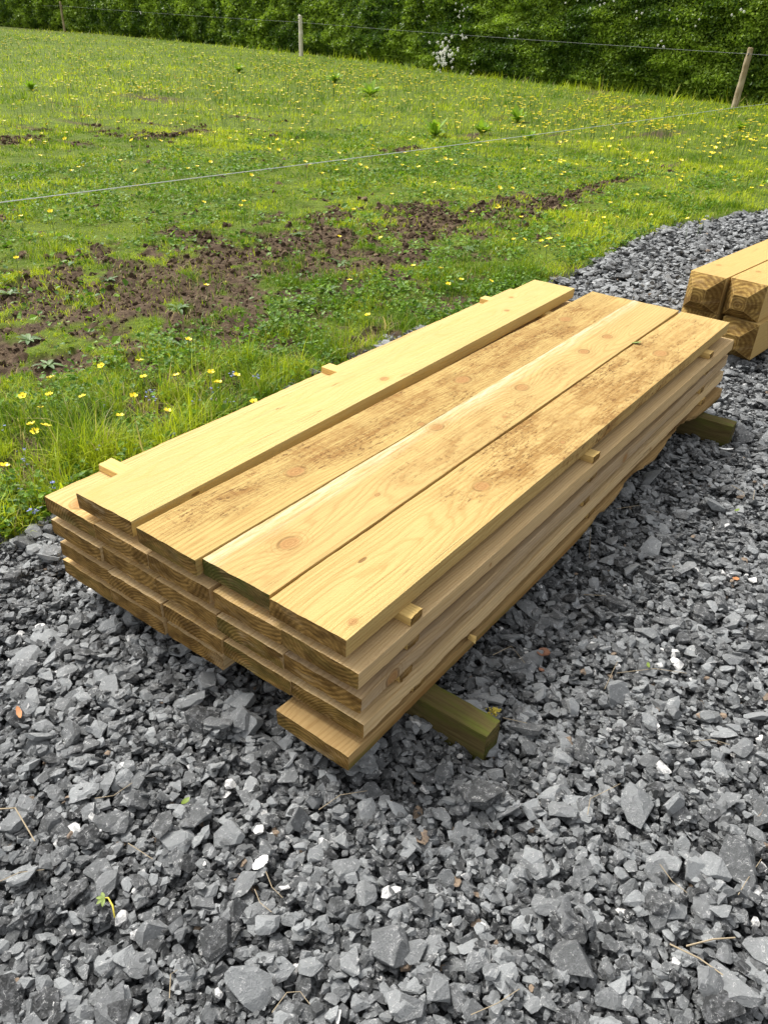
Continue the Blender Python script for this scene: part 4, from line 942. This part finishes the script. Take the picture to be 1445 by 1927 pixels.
def flat_leaf(u, v, L, wd, mat, lab, name='fallen_leaf', cat='leaf', z=None, a=0.0, curl=.25, seed=0):
    p_ = at(u, v, .02 if z is None else z); zz = (max(stone_top(p_[0], p_[1]), .0) + .012) if z is None else z
    V, Fq = [], []; ks = 7; rr = random.Random(seed); th = .0012
    for side in (0, 1):
        for i in range(ks + 1):
            f = i / ks; w_ = wd * (.18 + math.sin(math.pi * f) ** .7) * .5 * rr.uniform(.85, 1.15)
            for s_ in (-1, 0, 1): V.append((L * (f - .5), s_ * w_, curl * abs(s_) * w_ + curl * .4 * L * (f - .5) ** 2 * 4 - side * th))
    n1_ = (ks + 1) * 3
    for i in range(ks):
        for j in (0, 1): b = i * 3 + j; Fq += [(b, b + 1, b + 4, b + 3), (n1_ + b, n1_ + b + 3, n1_ + b + 4, n1_ + b + 1)]
    tag(link(name, mesh_np(name, V, Fq, mats=[mat], smooth=True), loc=(p_[0], p_[1], zz), rot=(rr.uniform(-.2, .2), rr.uniform(-.2, .2), a)), lab, cat)
flat_leaf(1022, 1230, .042, .028, M_BL, 'curled reddish brown dead leaf on the shaded gravel right of the stack', a=.3, seed=1)
flat_leaf(1385, 1085, .020, .011, M_OL, 'small orange dead leaf near the right edge', a=-1.0, seed=2)
flat_leaf(1018, 1232 + 30, .018, .010, M_BL, 'small dark leaf scrap just below the reddish brown leaf', a=1.2, seed=3)
flat_leaf(1218, 1280 - 25, .022, .008, M_GL, 'tiny green leaf on the gravel right of the brown leaf', a=.4, seed=4)
flat_leaf(1197, 645, .038, .016, M_GL, 'small fresh green leaf lying on the seam between the two right top boards', z=ROWZ[5] + .004, a=-.75, seed=5, curl=.15)
flat_leaf(1365, 846, .055, .014, M_WH, 'white elongated chip beside the far bearer', name='white_chip', cat='chip', a=-.95, seed=6)
flat_leaf(350, 1512, .022, .010, M_GL, 'small yellow green leaf on the gravel in front of the stack', a=.1, seed=7)
flat_leaf(490, 1638 - 20, .036, .020, M_WH, 'bright white stone flake in the lower middle of the gravel', name='white_flake', cat='stone', a=-.1, seed=8, curl=.05)
flat_leaf(38, 1345, .035, .010, M_OL, 'shrivelled orange brown leaf at the left edge of the gravel', a=1.2, seed=9)
flat_leaf(1385, 962, .024, .008, M_GL, 'yellow green moss scrap near the right edge', a=-.4, seed=10)
# sprig and moss tuft
p_ = at(205, 1698, .02); zz = stone_top(p_[0], p_[1]); root = link('torn_sprig', None, loc=(p_[0], p_[1], max(zz, 0) + .01))
V, L_, S_ = tube([(-.010, -.03, 0), (.0, -.012, .004), (.004, .006, .006), (-.004, .016, .004)], [.0014, .0018, .0014, .0008], 6); n = NT('yellow_sprig_stem'); n.set(color=(.55, .45, .05), rough=.6)
link('stem', mesh_np('stem', V, loops=L_, sizes=S_, mats=[n.m], smooth=True), root)
for j in range(4):
    V, Fq = blade_leaf(.015, .007, 1.2 + j * .9, .2, .2, j); V = [(x - .002, y + .01, z + .006) for x, y, z in V]; link('leaf', mesh_np('leaf', V, Fq, mats=[M_GL], smooth=True), root)
tag(root, 'torn yellow stemmed green sprig lying at the lower left of the gravel', 'sprig')
bm = bmesh.new(); rr = random.Random(4)
for j in range(60):
    m_ = Matrix.Translation((rr.gauss(0, .006), rr.gauss(0, .006), rr.random() * .012)); bmesh.ops.create_icosphere(bm, subdivisions=1, radius=rr.uniform(.0015, .003), matrix=m_)
me = bpy.data.meshes.new('moss_tuft'); bm.to_mesh(me); bm.free(); me.materials.append(M_MOSS)
p_ = at(930, 1336, .05); tag(link('moss_tuft', me, loc=(p_[0], p_[1], .038)), 'yellowish moss tuft beside the end of the near bearer', 'moss')
